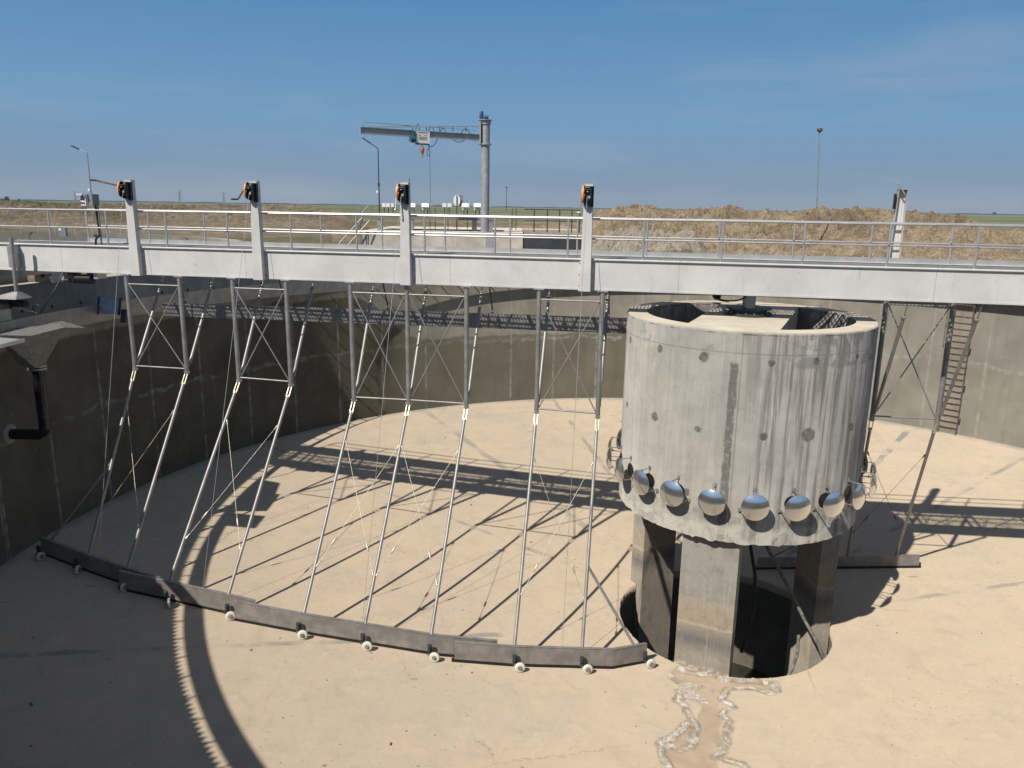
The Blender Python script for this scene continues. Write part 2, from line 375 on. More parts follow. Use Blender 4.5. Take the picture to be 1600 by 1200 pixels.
    dk = g.math('MULTIPLY', g.mr(g.math('ABSOLUTE', g.math('ADD', z, 7.42)), 0.22, 0.05), g.mr(g.noise(1.1, 6, 0.7, vec=v), 0.46, 0.60)); c = g.mix(g.math('MULTIPLY', dk, 0.55), c, (0.20, 0.19, 0.165))
    gr = g.noise(26, 5, 0.75, vec=v); c = g.mix(g.math('MULTIPLY', g.mr(gr, 0.54, 0.70), 0.30), c, (0.22, 0.21, 0.185))
    ul = g.math('MULTIPLY', g.mr(g.math('ABSOLUTE', g.math('ADD', z, 2.835)), 0.02, 0.006), g.mr(g.noise(3.0, 4, vec=v), 0.46, 0.56)); c = g.mix(g.math('MULTIPLY', ul, 0.8), c, (0.07, 0.065, 0.055))
    c = g.mix(g.mr(z, -2.80, -2.787), c, g.mix(g.mr(n1, 0.35, 0.65), (0.44, 0.385, 0.30), (0.54, 0.48, 0.385)))
    g.bump(g.math('ADD', g.math('ADD', n2, g.noise(35, 4, vec=v)), g.math('MULTIPLY', st2, 0.4)), 0.4, 0.015)
    return g.fin(c, 0.88, 0, 0.2)

def m_column():
    g = G('banded_column_concrete'); x, y, z = g.sep()
    w1 = g.math('MULTIPLY', g.math('SUBTRACT', g.noise(1.6, 6, 0.7), 0.5), 0.20); zz = g.math('ADD', z, w1)
    n1 = g.noise(1.6, 6, 0.6); n2 = g.noise(8, 5, 0.65); st = g.noise(14, 6, 0.7, stretch=(1.4, 1.4, 0.05))
    t = g.mr(zz, -12.2, -8.0, 0, 1, False)
    c = g.ramp(t, [(0.0, (0.27, 0.24, 0.19)), (0.16, (0.30, 0.27, 0.22)), (0.27, (0.15, 0.145, 0.135)), (0.36, (0.30, 0.255, 0.19)), (0.373, (0.40, 0.37, 0.31)),
                   (0.39, (0.33, 0.27, 0.195)), (0.54, (0.35, 0.30, 0.235)), (0.57, (0.29, 0.275, 0.245)), (1.0, (0.33, 0.315, 0.28))])
    c = g.mix(g.math('MULTIPLY', g.mr(st, 0.5, 0.7), 0.35), c, (0.50, 0.47, 0.41))
    c = g.mix(g.math('MULTIPLY', g.mr(n1, 0.5, 0.72), 0.4), c, (0.14, 0.13, 0.11))
    c = g.mix(g.math('MULTIPLY', g.mr(g.noise(4.5, 8, 0.8, dist=0.6), 0.5, 0.66), 0.45), c, (0.17, 0.15, 0.12)); c = g.mix(g.math('MULTIPLY', g.mr(g.noise(20, 5, 0.75), 0.56, 0.68), 0.5), c, (0.48, 0.45, 0.38)); c = g.mix(g.math('MULTIPLY', g.math('LESS_THAN', g.voro(16), 0.13), 0.5), c, (0.10, 0.09, 0.075))
    c = g.mix(g.math('MULTIPLY', g.mr(g.math('ADD', z, g.math('MULTIPLY', n2, 0.25)), -11.62, -11.78), g.math('MULTIPLY', g.mr(y, -1.6, -1.9), 0.8)), c, g.mix(g.mr(g.noise(7, 5, 0.7), 0.42, 0.6), (0.32, 0.24, 0.17), (0.62, 0.58, 0.52)))
    g.bump(g.math('ADD', n2, g.noise(30, 3)), 0.4, 0.015)
    return g.fin(c, 0.9, 0, 0.15)

def m_floor():
    g = G('tan_screed_floor'); x, y, z = g.sep(); a, r, _ = g.polar(); az = g.math('MULTIPLY', a, 57.29578)
    n1 = g.noise(0.16, 5, 0.6); n2 = g.noise(1.1, 6, 0.65, dist=0.4); n3 = g.noise(9, 5, 0.65)
    ring_ = g.noise(1.0, 4, 0.6, vec=g.comb(g.math('MULTIPLY', a, 2.0), g.math('MULTIPLY', r, 1.1), 0.0))
    c = g.mix(g.mr(n1, 0.32, 0.68), (0.455, 0.377, 0.280), (0.49, 0.402, 0.295))
    c = g.mix(g.math('MULTIPLY', g.mr(n2, 0.42, 0.75), 0.55), c, (0.38, 0.33, 0.26))
    c = g.mix(g.math('MULTIPLY', g.mr(ring_, 0.5, 0.75), 0.35), c, (0.42, 0.34, 0.255))
    pk = g.noise(0.33, 4, 0.6, dist=0.6); c = g.mix(g.math('MULTIPLY', g.mr(pk, 0.55, 0.75), 0.4), c, (0.45, 0.345, 0.26))
    gy = g.noise(0.45, 5, 0.65, dist=0.3); c = g.mix(g.math('MULTIPLY', g.mr(g.math('SUBTRACT', gy, g.math('MULTIPLY', g.mr(r, 21.2, 9.0), 0.12)), 0.5, 0.62), 0.30), c, (0.36, 0.325, 0.27))
    fine = g.noise(60, 3, 0.6); c = g.mix(g.math('MULTIPLY', g.mr(fine, 0.55, 0.8), 0.30), c, (0.34, 0.28, 0.21))
    # dark specks and scraps, clustered
    cl = g.mr(g.noise(0.45, 4), 0.46, 0.60); n14 = g.noise(14, 3)
    for sc_, th_, al_, xs, ys in ((2.9, 0.10, 0.75, 1.0, 1.5), (1.35, 0.062, 0.85, 0.8, 1.3), (5.5, 0.15, 0.5, 1.0, 1.3), (1.0, 0.075, 0.6, 0.35, 1.3)):
        sp = g.voro(sc_, vec=g.comb(g.math('MULTIPLY', x, xs), g.math('MULTIPLY', y, ys), sc_))
        m_ = g.mr(g.math('ADD', sp, g.math('MULTIPLY', g.math('SUBTRACT', n14, 0.5), 0.12)), th_, th_*0.6)
        c = g.mix(g.math('MULTIPLY', m_, g.math('MULTIPLY', g.math('ADD', 0.15, g.math('MULTIPLY', cl, 0.85)), al_)), c, (0.15, 0.115, 0.08))
    scr = g.mr(g.noise(3.0, 6, 0.75, stretch=(1, 3, 1), dist=1.0), 0.64, 0.70); c = g.mix(g.math('MULTIPLY', scr, 0.35), c, (0.20, 0.165, 0.12))
    mt = g.noise(2.6, 7, 0.75, dist=0.8); c = g.mix(g.math('MULTIPLY', g.mr(mt, 0.48, 0.70), 0.32), c, (0.55, 0.475, 0.36))
    mt2 = g.noise(0.8, 7, 0.72, dist=1.5); c = g.mix(g.math('MULTIPLY', g.mr(mt2, 0.52, 0.68), 0.28), c, (0.35, 0.285, 0.21))
    tr = g.noise(1.0, 4, 0.6, vec=g.comb(g.math('MULTIPLY', a, 6.0), g.math('MULTIPLY', r, 3.2), 0.0), dist=0.3); c = g.mix(g.math('MULTIPLY', g.mr(tr, 0.6, 0.72), 0.18), c, (0.30, 0.25, 0.19))
    gr_ = g.noise(16, 6, 0.78); c = g.mix(g.math('MULTIPLY', g.mr(gr_, 0.53, 0.68), 0.30), c, (0.33, 0.27, 0.20)); c = g.mix(g.math('MULTIPLY', g.mr(g.noise(7, 6, 0.75, stretch=(1, 2, 1)), 0.56, 0.70), 0.25), c, (0.58, 0.51, 0.40))
    # radial repair strips
    strips = None
    for ang, wd, k in ((-166.0, 0.13, 0.62), (50.0, 0.17, 0.75), (35.5, 0.13, 0.6), (101.2, 0.13, 0.55), (121.5, 0.20, 0.5), (78.0, 0.10, 0.4), (146.0, 0.12, 0.5), (8.0, 0.12, 0.5)):
        dd = g.math('ADD', g.math('MULTIPLY', x, -sin(radians(ang))), g.math('MULTIPLY', y, cos(radians(ang))))
        al = g.math('ADD', g.math('MULTIPLY', x, cos(radians(ang))), g.math('MULTIPLY', y, sin(radians(ang))))
        dd = g.math('ADD', dd, g.math('MULTIPLY', g.math('SUBTRACT', n2, 0.5), 0.30))
        m = g.math('MULTIPLY', g.mr(g.math('ABSOLUTE', dd), wd, wd*0.55), g.math('GREATER_THAN', al, 5.0))
        m = g.math('MULTIPLY', m, g.math('MULTIPLY', g.mr(g.noise(0.8, 4), 0.36, 0.62), k*1.25)); strips = m if strips is None else g.math('MAXIMUM', strips, m)
    c = g.mix(strips, c, (0.235, 0.225, 0.20))
    # hairline cracks
    cr = g.voro(0.16, 'DISTANCE_TO_EDGE', vec=g.comb(g.math('ADD', x, g.math('MULTIPLY', n2, 1.6)), g.math('ADD', y, g.math('MULTIPLY', n3, 0.5)), z))
    crm = g.math('MULTIPLY', g.mr(cr, 0.0028, 0.0008), g.mr(g.noise(0.35, 3), 0.5, 0.6))
    c = g.mix(g.math('MULTIPLY', crm, 0.4), c, (0.16, 0.13, 0.10))
    # grey silt at the foot of the wall
    ed = g.math('ADD', r, g.math('MULTIPLY', g.math('SUBTRACT', n2, 0.5), 1.0))
    c = g.mix(g.math('MULTIPLY', g.mr(ed, 20.7, 21.15), 0.75), c, (0.27, 0.26, 0.235))
    # salt crust and the brown bed of the drain channel (stains of the floor itself)
    at = g.attr('crust'); s2 = g.sep(at['Color'])
    crn = g.math('ADD', s2[0], g.math('MULTIPLY', g.math('SUBTRACT', n3, 0.5), 0.8))
    c = g.mix(g.math('MULTIPLY', s2[1], 0.8), c, g.mix(g.mr(n2, 0.35, 0.65), (0.31, 0.235, 0.16), (0.41, 0.325, 0.235)))
    c = g.mix(g.math('MULTIPLY', g.mr(s2[2], 0.2, 0.8), 0.8), c, g.mix(g.mr(n3, 0.4, 0.6), (0.20, 0.155, 0.11), (0.32, 0.27, 0.21)))
    wn = g.noise(4.2, 8, 0.78, dist=0.7)
    c = g.mix(g.mr(crn, 0.34, 0.74), c, g.mix(g.mr(wn, 0.45, 0.62), g.mix(g.mr(n2, 0.4, 0.6), (0.25, 0.20, 0.155), (0.36, 0.32, 0.27)), (0.57, 0.54, 0.49)))
    c = g.mix(g.math('MULTIPLY', g.math('MULTIPLY', g.mr(crn, 0.4, 0.7), g.mr(g.noise(9, 5), 0.60, 0.68)), 0.8), c, (0.33, 0.17, 0.09))
    g.bump(g.math('ADD', g.math('MULTIPLY', n3, 0.6), g.math('ADD', g.noise(40, 4), g.math('MULTIPLY', n2, 1.5))), 0.35, 0.02)
    return g.fin(c, 0.9, 0, 0.12)

def m_soil(name, base, light, dark, green=False):
    g = G(name); g.P = g.t.nodes.new('ShaderNodeNewGeometry').outputs['Position']; n1 = g.noise(0.12, 6, 0.65); n2 = g.noise(1.2, 6, 0.7); n3 = g.noise(7, 5, 0.7)
    c = g.mix(g.mr(n2, 0.35, 0.68), base, light); c = g.mix(g.math('MULTIPLY', g.mr(n3, 0.5, 0.7), 0.7), c, dark)
    c = g.mix(g.math('MULTIPLY', g.mr(n1, 0.48, 0.62), 0.5), c, dark)
    sp = g.voro(3.0); c = g.mix(g.math('MULTIPLY', g.math('LESS_THAN', sp, 0.10), g.mr(n3, 0.4, 0.55)), c, tuple(min(1, k*1.7) for k in light))
    if green:
        x, y, z = g.sep()
        dist = g.math('SQRT', g.math('ADD', g.math('MULTIPLY', x, x), g.math('MULTIPLY', y, y)))
        strp = g.noise(0.035, 5, 0.6, stretch=(0.35, 1.6, 1))
        m = g.math('MULTIPLY', g.mr(strp, 0.49, 0.57), g.mr(n2, 0.38, 0.55))
        m = g.math('MULTIPLY', m, g.mr(dist, 50, 62))
        c = g.mix(m, c, g.mix(n2, (0.07, 0.085, 0.035), (0.16, 0.165, 0.075)))
        fl = g.noise(0.004, 3, 0.5, stretch=(0.4, 1.4, 1))
        fld = g.ramp(fl, [(0.0, (0.075, 0.105, 0.045)), (0.45, (0.10, 0.135, 0.055)), (0.55, (0.20, 0.18, 0.12)), (0.63, (0.085, 0.12, 0.055)), (1.0, (0.16, 0.15, 0.11))])
        c = g.mix(g.mr(g.math('ADD', dist, g.math('MULTIPLY', n1, 60)), 190, 225), c, fld)
    g.bump(g.math('ADD', n3, g.math('MULTIPLY', n2, 2)), 0.8, 0.15)
    return g.fin(c, 0.95, 0, 0.1)

M = {}
M['tank'] = m_tankwall(); M['outer'] = m_outerwall(); M['feed'] = m_feedwell(); M['col'] = m_column(); M['floor'] = m_floor()
M['girder'] = m_girder()
M['slab'] = m_concrete('slab_concrete', (0.40, 0.35, 0.27), (0.52, 0.46, 0.37), (0.28, 0.24, 0.19))
M['pale'] = m_concrete('pale_concrete', (0.30, 0.28, 0.235), (0.40, 0.37, 0.315), (0.20, 0.185, 0.155))
M['rough'] = m_concrete('rough_pale_concrete', (0.46, 0.42, 0.35), (0.66, 0.61, 0.53), (0.24, 0.21, 0.17))
M['darkwall'] = m_concrete('dark_grey_wall', (0.055, 0.058, 0.062), (0.075, 0.078, 0.082), (0.035, 0.036, 0.038))  # very dark grey, mottled by noise, for the right platform block
M['neigh'] = m_concrete('neighbour_concrete', (0.215, 0.20, 0.175), (0.275, 0.26, 0.225), (0.16, 0.15, 0.13))
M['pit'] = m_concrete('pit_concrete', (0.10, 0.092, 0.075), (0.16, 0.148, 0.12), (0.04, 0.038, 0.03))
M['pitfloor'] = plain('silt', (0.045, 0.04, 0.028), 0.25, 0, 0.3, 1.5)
M['tube'] = m_metal('stainless_tube', (0.37, 0.36, 0.345), 0.50, 0.5, 0.25)
M['rail'] = m_metal('satin_rail_tube', (0.60, 0.585, 0.57), 0.36, 0.6, 0.12)
M['blade'] = m_metal('satin_blade_sheet', (0.38, 0.355, 0.33), 0.5, 0.4, 0.3)
M['baffle'] = m_metal('baffle_sheet', (0.36, 0.345, 0.325), 0.42, 0.5, 0.25)
M['dull'] = plain('dull_steel_sheet', (0.20, 0.19, 0.17), 0.6, 0.2, 0.2)
M['gate'] = plain('gate_plate_grey', (0.30, 0.315, 0.34), 0.4, 0.3, 0.12)
M['dome'] = m_metal('polished_dome', (0.93, 0.93, 0.92), 0.13, 0.93, 0.04)
M['sheet'] = m_metal('bright_sheet', (0.62, 0.62, 0.62), 0.32, 0.6, 0.1)
M['sheet2'] = m_metal('zinc_fork', (0.36, 0.34, 0.31), 0.5, 0.4, 0.3)
M['galv'] = m_metal('galvanised_steel', (0.42, 0.42, 0.41), 0.45, 0.55, 0.22)
M['crane'] = m_metal('weathered_crane_steel', (0.40, 0.41, 0.42), 0.55, 0.3, 0.25)
M['rubber'] = plain('black_rubber', (0.018, 0.017, 0.016), 0.6, 0, 0.2)
M['black'] = plain('black_plastic', (0.012, 0.012, 0.013), 0.4, 0, 0.2)
M['blackpipe'] = plain('black_pe_pipe', (0.008, 0.009, 0.012), 0.2, 0, 0.3, 12)
M['white'] = plain('white_paint', (0.78, 0.78, 0.76), 0.5, 0, 0.05)
M['cream'] = plain('cream_nylon', (0.70, 0.69, 0.60), 0.5, 0, 0.08)
M['orange'] = plain('orange_paint', (0.85, 0.30, 0.03), 0.4, 0, 0.1)
M['hook'] = plain('hook_orange', (0.45, 0.13, 0.03), 0.5, 0, 0.1)
M['blue'] = plain('motor_blue', (0.02, 0.06, 0.16), 0.45, 0, 0.15)
M['teal'] = plain('motor_teal', (0.03, 0.10, 0.14), 0.45, 0, 0.15)
M['grey'] = plain('grey_enclosure', (0.20, 0.21, 0.22), 0.5, 0, 0.08)
M['rust'] = plain('rusty_steel', (0.22, 0.12, 0.06), 0.85, 0.1, 0.45, 9)
M['oldsteel'] = plain('old_brown_steel', (0.15, 0.105, 0.07), 0.8, 0.2, 0.4, 9)
M['wood'] = plain('dirty_strip', (0.16, 0.145, 0.12), 0.8, 0, 0.45, 9)
M['darksteel'] = plain('dark_green_steel', (0.06, 0.07, 0.065), 0.55, 0.3, 0.2)
M['yellow'] = plain('yellow_zinc', (0.52, 0.49, 0.37), 0.4, 0.5, 0.15)
M['tree'] = plain('far_tree_green', (0.045, 0.06, 0.035), 0.9, 0, 0.3, 0.3)
M['stake'] = plain('stake_wood', (0.50, 0.45, 0.36), 0.8, 0, 0.2)
M['soil'] = m_soil('dug_clay_soil', (0.225, 0.172, 0.112), (0.38, 0.305, 0.21), (0.095, 0.070, 0.046))
M['ground'] = m_soil('open_ground', (0.195, 0.150, 0.105), (0.31, 0.255, 0.18), (0.115, 0.086, 0.062), True)
M['gravel'] = m_soil('pale_rubble', (0.30, 0.26, 0.205), (0.40, 0.355, 0.285), (0.19, 0.16, 0.125))
M['rustmark'] = plain('rust_mark', (0.20, 0.085, 0.02), 0.9, 0, 0.3, 12)

# ================================================================== SETTING
# ---- tank floor: polar sheet with the chipped drain channel worked into it
CH_POLY = [(4.08, 18.64), (4.38, 18.43), (5.78, 17.9), (6.88, 17.7), (6.71, 17.31), (6.25, 17.53), (5.53, 17.42), (5.24, 16.81), (5.11, 16.19), (4.82, 15.22), (4.55, 14.62),
           (4.5, 12.6), (3.5, 12.6), (3.52, 14.9), (4.17, 15.73), (4.42, 15.69), (4.69, 16.5), (4.67, 17.06), (4.98, 17.53), (4.4, 17.71)]
CRUST = [[(3.96, 18.46), (4.13, 18.0), (4.39, 17.63), (4.94, 17.53), (4.33, 17.18), (4.18, 16.66), (4.34, 16.47), (4.32, 16.07), (4.41, 15.81), (4.26, 15.3), (4.07, 14.94), (3.82, 14.8)],
         [(4.22, 15.8), (3.73, 15.21), (3.4, 15.0), (3.4, 14.28), (3.51, 14.12), (3.56, 13.0)],
         [(5.89, 17.83), (6.26, 17.84), (6.88, 17.7), (6.79, 17.32), (6.56, 17.24), (6.23, 17.45), (5.57, 17.42), (5.34, 16.89), (5.48, 16.55), (5.13, 16.25), (5.23, 15.93), (4.96, 15.23), (4.73, 14.75), (4.52, 14.62)],
         [(4.67, 14.52), (4.94, 14.37), (5.09, 14.32), (5.04, 13.0)],
         [(4.4, 18.51), (4.75, 18.14), (5.38, 18.12), (5.78, 18.06)]]
LUMP = [(4.62, 16.95, .22), (4.5, 17.3, .16), (4.2, 15.3, .12), (3.6, 14.9, .12), (5.35, 16.75, .10), (5.2, 17.3, .08)]
def segd(x, y, a, b):
    dx, dy = b[0]-a[0], b[1]-a[1]; t = max(0, min(1, ((x-a[0])*dx + (y-a[1])*dy)/(dx*dx+dy*dy+1e-9)))
    return hypot(x-a[0]-t*dx, y-a[1]-t*dy)
def inpoly(x, y, P):
    c = False; j = len(P)-1
    for i in range(len(P)):
        if (P[i][1] > y) != (P[j][1] > y) and x < (P[j][0]-P[i][0])*(y-P[i][1])/(P[j][1]-P[i][1]) + P[i][0]: c = not c
        j = i
    return c
def build_floor():
    RI = 3.06
    rs = [RI + 0.034*k for k in range(int((8.6-RI)/0.034))]
    rr = rs[-1]
    while rr < RW + 0.05:
        rr += 0.30; rs.append(min(rr, RW + 0.06))
    az = []
    a = -180.0
    while a < 180 - 1e-6:
        az.append(a); a += 0.32 if -124 <= a <= -80 else 1.6
    nA = len(az); verts = []; cols = []
    for i, r in enumerate(rs):
        for a in az:
            rj = r
            if i == 0: rj = r + 0.03*noise.noise(V((a*0.9, 0, 0))) + 0.02*noise.noise(V((a*4, 3, 0)))
            x, y = rj*cos(radians(a)), rj*sin(radians(a)); X, Y = x + C.x, y + C.y
            z = floorz(X, Y); cr = ch = br_ = 0.0
            if r < 8.7 and -126 < a < -76:
                nx = noise.noise(V((X*3.1, Y*3.1, 0)))*0.07 + noise.noise(V((X*9, Y*9, 2)))*0.035
                ny = noise.noise(V((X*3.1, Y*3.1, 7)))*0.07 + noise.noise(V((X*9, Y*9, 5)))*0.035
                xx, yy = X + nx, Y + ny
                d = min(segd(xx, yy, l[k], l[k+1]) for l in CRUST for k in range(len(l)-1))
                lump = min(max(0, hypot(xx-lx, yy-ly)-lr) for lx, ly, lr in LUMP)
                inside = inpoly(xx, yy, CH_POLY)
                w_ = 0.070*(1.05 + 1.6*noise.noise(V((X*2.6, Y*2.6, 11))))
                cr = max(0.0, min(1.0, 1.25 - d/w_)); br_ = max(max(0.0, min(1.0, 1.0 - abs(d-0.07)/0.13))*(0.75 + 0.5*noise.noise(V((X*3, Y*3, 21)))), max(0.0, 0.62 - lump/0.10)); cr = max(cr, (0.62 - lump/0.12)*(1 + 0.6*noise.noise(V((X*8, Y*8, 31)))))
                if inside: ch = 1.0; z -= 0.045
                z += 0.035*cr*(0.6 + 0.8*noise.noise(V((X*6, Y*6, 0))) + 0.3*noise.noise(V((X*13, Y*13, 0))))
            verts.append((x, y, z)); cols.append((cr, ch, br_, 1))
    faces = []
    for i in range(len(rs)-1):
        for j in range(nA):
            k = (j+1) % nA; faces.append((i*nA+j, (i+1)*nA+j, (i+1)*nA+k, i*nA+k))
    # thickness at the lip of the sump
    b0 = len(verts)
    for j in range(nA):
        v = verts[j]; verts.append((v[0]*1.0, v[1]*1.0, v[2]-0.25)); cols.append((0, 0, 0.5, 1))
    for j in range(nA):
        k = (j+1) % nA; faces.append((j, k, b0+k, b0+j))
    me = bpy.data.meshes.new('tank_floor'); me.from_pydata(verts, [], faces)
    ca = me.color_attributes.new('crust', 'FLOAT_COLOR', 'POINT'); ca.data.foreach_set('color', [c for q in cols for c in q])
    me.polygons.foreach_set('use_smooth', [True]*len(faces)); me.materials.append(M['floor'])
    o = bpy.data.objects.new('tank_floor', me); sc.collection.objects.link(o); o.location = (C.x, C.y, 0)
    tag(o, 'tan screed floor of the empty tank sloping to the centre', 'floor', kind='structure')
build_floor()
CC0 = V((C.x, C.y, 0))

rnd = random.Random(5); mb = MB()
for k in range(420):
    r_ = 3.6 + 17*sqrt(rnd.random()); q = pol(r_, rnd.uniform(-180, 180)); zf = floorz(q.x, q.y); sz = rnd.uniform(0.006, 0.016)*(2.0 if rnd.random() < 0.06 else 1)
    a_ = rnd.random()*pi; X_ = V((cos(a_), sin(a_), 0)); mb.box((q.x, q.y, zf + sz*0.35), sz*rnd.uniform(0.8, 2.4), sz*rnd.uniform(0.5, 1), sz*0.4, X_, V((-X_.y, X_.x, 0)))
o = obj('floor_debris', mb, M['oldsteel'], loc=CC0); tag(o, 'scattered dark flakes and crumbs on the tan floor', 'debris', kind='stuff')
# ---- sump under the feed well
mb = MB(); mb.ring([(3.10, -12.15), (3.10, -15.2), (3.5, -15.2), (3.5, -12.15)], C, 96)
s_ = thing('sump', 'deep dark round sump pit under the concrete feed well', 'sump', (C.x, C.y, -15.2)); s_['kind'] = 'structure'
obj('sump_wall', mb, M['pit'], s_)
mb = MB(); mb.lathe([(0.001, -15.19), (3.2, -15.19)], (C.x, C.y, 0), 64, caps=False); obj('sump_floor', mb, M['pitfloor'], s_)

# ---- inner tank wall, launder, outer wall
CC = V((C.x, C.y, 0))
mb = MB(); mb.ring([(RW, -10.7), (RW, ZTOP), (RW+0.32, ZTOP), (RW+0.32, -10.7)], C, 480)
o = obj('tank_wall', mb, M['tank'], loc=CC); tag(o, 'tall round inner wall of the tank with water line stains', 'wall')
mb = MB(); mb.ring([(RW+0.32, -4.9), (RW+0.32, -4.6), (23.1, -4.6), (23.1, -4.9)], C, 360)
o = obj('launder_floor', mb, M['pale'], loc=CC); tag(o, 'channel bottom between the inner and outer tank walls', 'channel', kind='structure')
mb = MB(); mb.ring([(23.1, -6.0), (23.1, ZOUT), (23.45, ZOUT), (23.45, -6.0)], C, 480)
o = obj('channel_wall', mb, M['outer'], loc=CC); tag(o, 'outer round concrete wall of the effluent channel with tie holes', 'wall')
# V-notch weir on the inner wall
mb = MB(); n = 720
for k in range(n):
    a0 = 360*k/n; a1 = 360*(k+0.5)/n; a2 = 360*(k+1)/n; zt = ZTOP+0.15; zb = ZTOP+0.02; rw = RW-0.012
    for (p, q, zp, zq) in ((a0, a1, zt, zb), (a1, a2, zb, zt)):
        mb.quad(pol(rw, p, ZTOP-0.22), pol(rw, q, ZTOP-0.22), pol(rw, q, zq), pol(rw, p, zp))
        mb.quad(pol(rw-0.005, q, ZTOP-0.22), pol(rw-0.005, p, ZTOP-0.22), pol(rw-0.005, p, zp), pol(rw-0.005, q, zq))
o = obj('notched_weir', mb, M['baffle'], loc=CC, fix=False); tag(o, 'saw-toothed steel overflow weir along the top of the inner wall', 'weir')
# scum baffle ring and its brackets
bf = thing('scum_baffle', 'steel scum baffle ring hung just inside the tank wall', 'baffle', (C.x, C.y, -3.9))
mb = MB(); mb.ring([(20.70, -3.94), (20.70, -3.36), (20.706, -3.36), (20.706, -3.94)], C, 240); obj('baffle_sheet', mb, M['baffle'], bf)
pr = MB(); pr.box((20.96, 0, -3.72), 0.25, 0.02, 0.02); pr.box((20.715, 0, -3.66), 0.008, 0.02, 0.24)
b0 = None
for k in range(100):
    if b0 is None:
        me_o = obj('baffle_bracket', pr, M['galv'], None, loc=(0, 0, 0)); b0 = me_o
        b0.parent = bf; o = b0
    else:
        o = b0.copy(); sc.collection.objects.link(o); o.parent = bf
    o.location = (0, 0, 3.9); o.rotation_euler = (0, 0, radians(95 + 2.42*k))

# ---- neighbouring tank
NC = V((-40.6, 48.9, 0))
nb = thing('neighbour_tank', 'round concrete tank left behind the bridge, its far rim showing', 'tank', (NC.x, NC.y, -6))
mb = MB(); mb.ring([(21.15, -9), (21.15, ZOUT), (21.5, ZOUT), (21.5, -9)], NC, 300); obj('tank_rim_wall', mb, M['neigh'], nb)
mb = MB(); mb.lathe([(0.01, -8.9), (21.4, -8.9)], (NC.x, NC.y, 0), 90, caps=False); obj('tank_bottom', mb, M['neigh'], nb)

# ---- ground: one sheet outside the tank to the horizon
def gheight(x, y):
    d = hypot(x, y); z = GZ
    dn = hypot(x-NC.x, y-NC.y)
    if dn > 22.5:
        k = min(1, max(0, (d-48)/25.0)) if x > -60 else 1
        z += 0.10*noise.noise(V((x*0.5, y*0.5, 0)))*1.0 + k*(0.35*noise.fractal(V((x*0.12, y*0.12, 3)), 1.0, 2.0, 4))
        z += min(1, max(0, (dn-23)/10))*0.10*noise.noise(V((x*1.7, y*1.7, 9)))
    if d > 200: z = GZ + 0.5*noise.noise(V((x*0.003, y*0.003, 2))) + (z-GZ)*max(0, 1-(d-200)/80)
    if d > 900: z += (d-900)*0.00012
    return z
def build_ground():
    rs = [23.44]
    while rs[-1] < 130: rs.append(rs[-1] + (0.7 if rs[-1] > 45 else 0.9))
    while rs[-1] < 9000: rs.append(rs[-1]*1.07)
    nA = 540; vs = []; fs = []
    for r in rs:
        for j in range(nA):
            a = 2*pi*j/nA; x = C.x + r*cos(a); y = C.y + r*sin(a)
            vs.append((x, y, GZ if r < 24 else gheight(x, y)))
    for i in range(len(rs)-1):
        for j in range(nA):
            k = (j+1) % nA; q = (i*nA+j, (i+1)*nA+j, (i+1)*nA+k, i*nA+k)
            cx = sum(vs[t][0] for t in q)/4; cy = sum(vs[t][1] for t in q)/4
            if hypot(cx-NC.x, cy-NC.y) < 21.4: continue
            fs.append(q)
    me = bpy.data.meshes.new('ground'); me.from_pydata(vs, [], fs); me.materials.append(M['ground'])
    me.polygons.foreach_set('use_smooth', [True]*len(fs))
    o = bpy.data.objects.new('ground', me); sc.collection.objects.link(o); tag(o, 'bare brown building ground running out to green fields', 'ground', kind='structure')
build_ground()
# rim apron that closes the ground against the neighbour tank
mb = MB(); mb.ring([(21.5, GZ-0.4), (21.5, GZ+0.05), (23.2, GZ+0.05), (23.2, GZ-0.4)], NC, 200); o = obj('path', mb, M['pale'], loc=(NC.x, NC.y, 0)); tag(o, 'concrete path round the neighbouring tank', 'path', kind='structure')
mb = MB(); mb.ring([(23.45, -3.5), (23.45, -2.86), (24.7, -2.86), (24.7, -3.5)], C, 300); o = obj('path', mb, M['slab'], loc=CC); tag(o, 'pale path round the outer tank wall', 'path', kind='structure')

# ---- soil heaps behind the tank: fine displaced sheets
def interp(x, P):
    if x <= P[0][0]: return P[0][1]
    for a, b in zip(P, P[1:]):
        if x <= b[0]: return a[1] + (b[1]-a[1])*(x-a[0])/(b[0]-a[0])
    return P[-1][1]
def clod(x, y, z=0):
    n_ = noise.fractal(V((x*0.55, y*0.55, z)), 0.9, 2.1, 4)*0.34
    c1 = noise.cell(V((0, 0, 0)))*0
    d = noise.voronoi(V((x*1.5, y*1.5, z)))[0]; e = noise.voronoi(V((x*3.6, y*3.6, z+4)))[0]
    f_ = noise.voronoi(V((x*7.3, y*7.3, z+8)))[0]
    q_ = (noise.noise(V((x*0.7, y*0.7, z+30)))+1)*0.5
    return n_*1.3 + (0.25 + 0.95*q_)*(0.75*(0.35-d[0]*d[0]) + 0.42*(0.30-e[0]*e[0])) + 0.20*(0.3-f_[0]*f_[0])
CREST = [(905, -2.6), (918, -0.7), (930, 0.05), (960, 0.20), (985, 0.42), (1006, 0.12), (1040, 0.08), (1075, 0.18), (1100, 0.10), (1150, 0.10), (1185, 0.22), (1205, 0.0), (1243, 0.35), (1262, 0.1),
         (1315, 0.42), (1345, 0.12), (1400, 0.12), (1440, 0.05), (1470, 0.0), (1500, -0.30), (1525, -0.85), (1560, -1.2), (1600, -1.45), (1680, -1.5), (1800, -1.8), (1900, -2.7)]
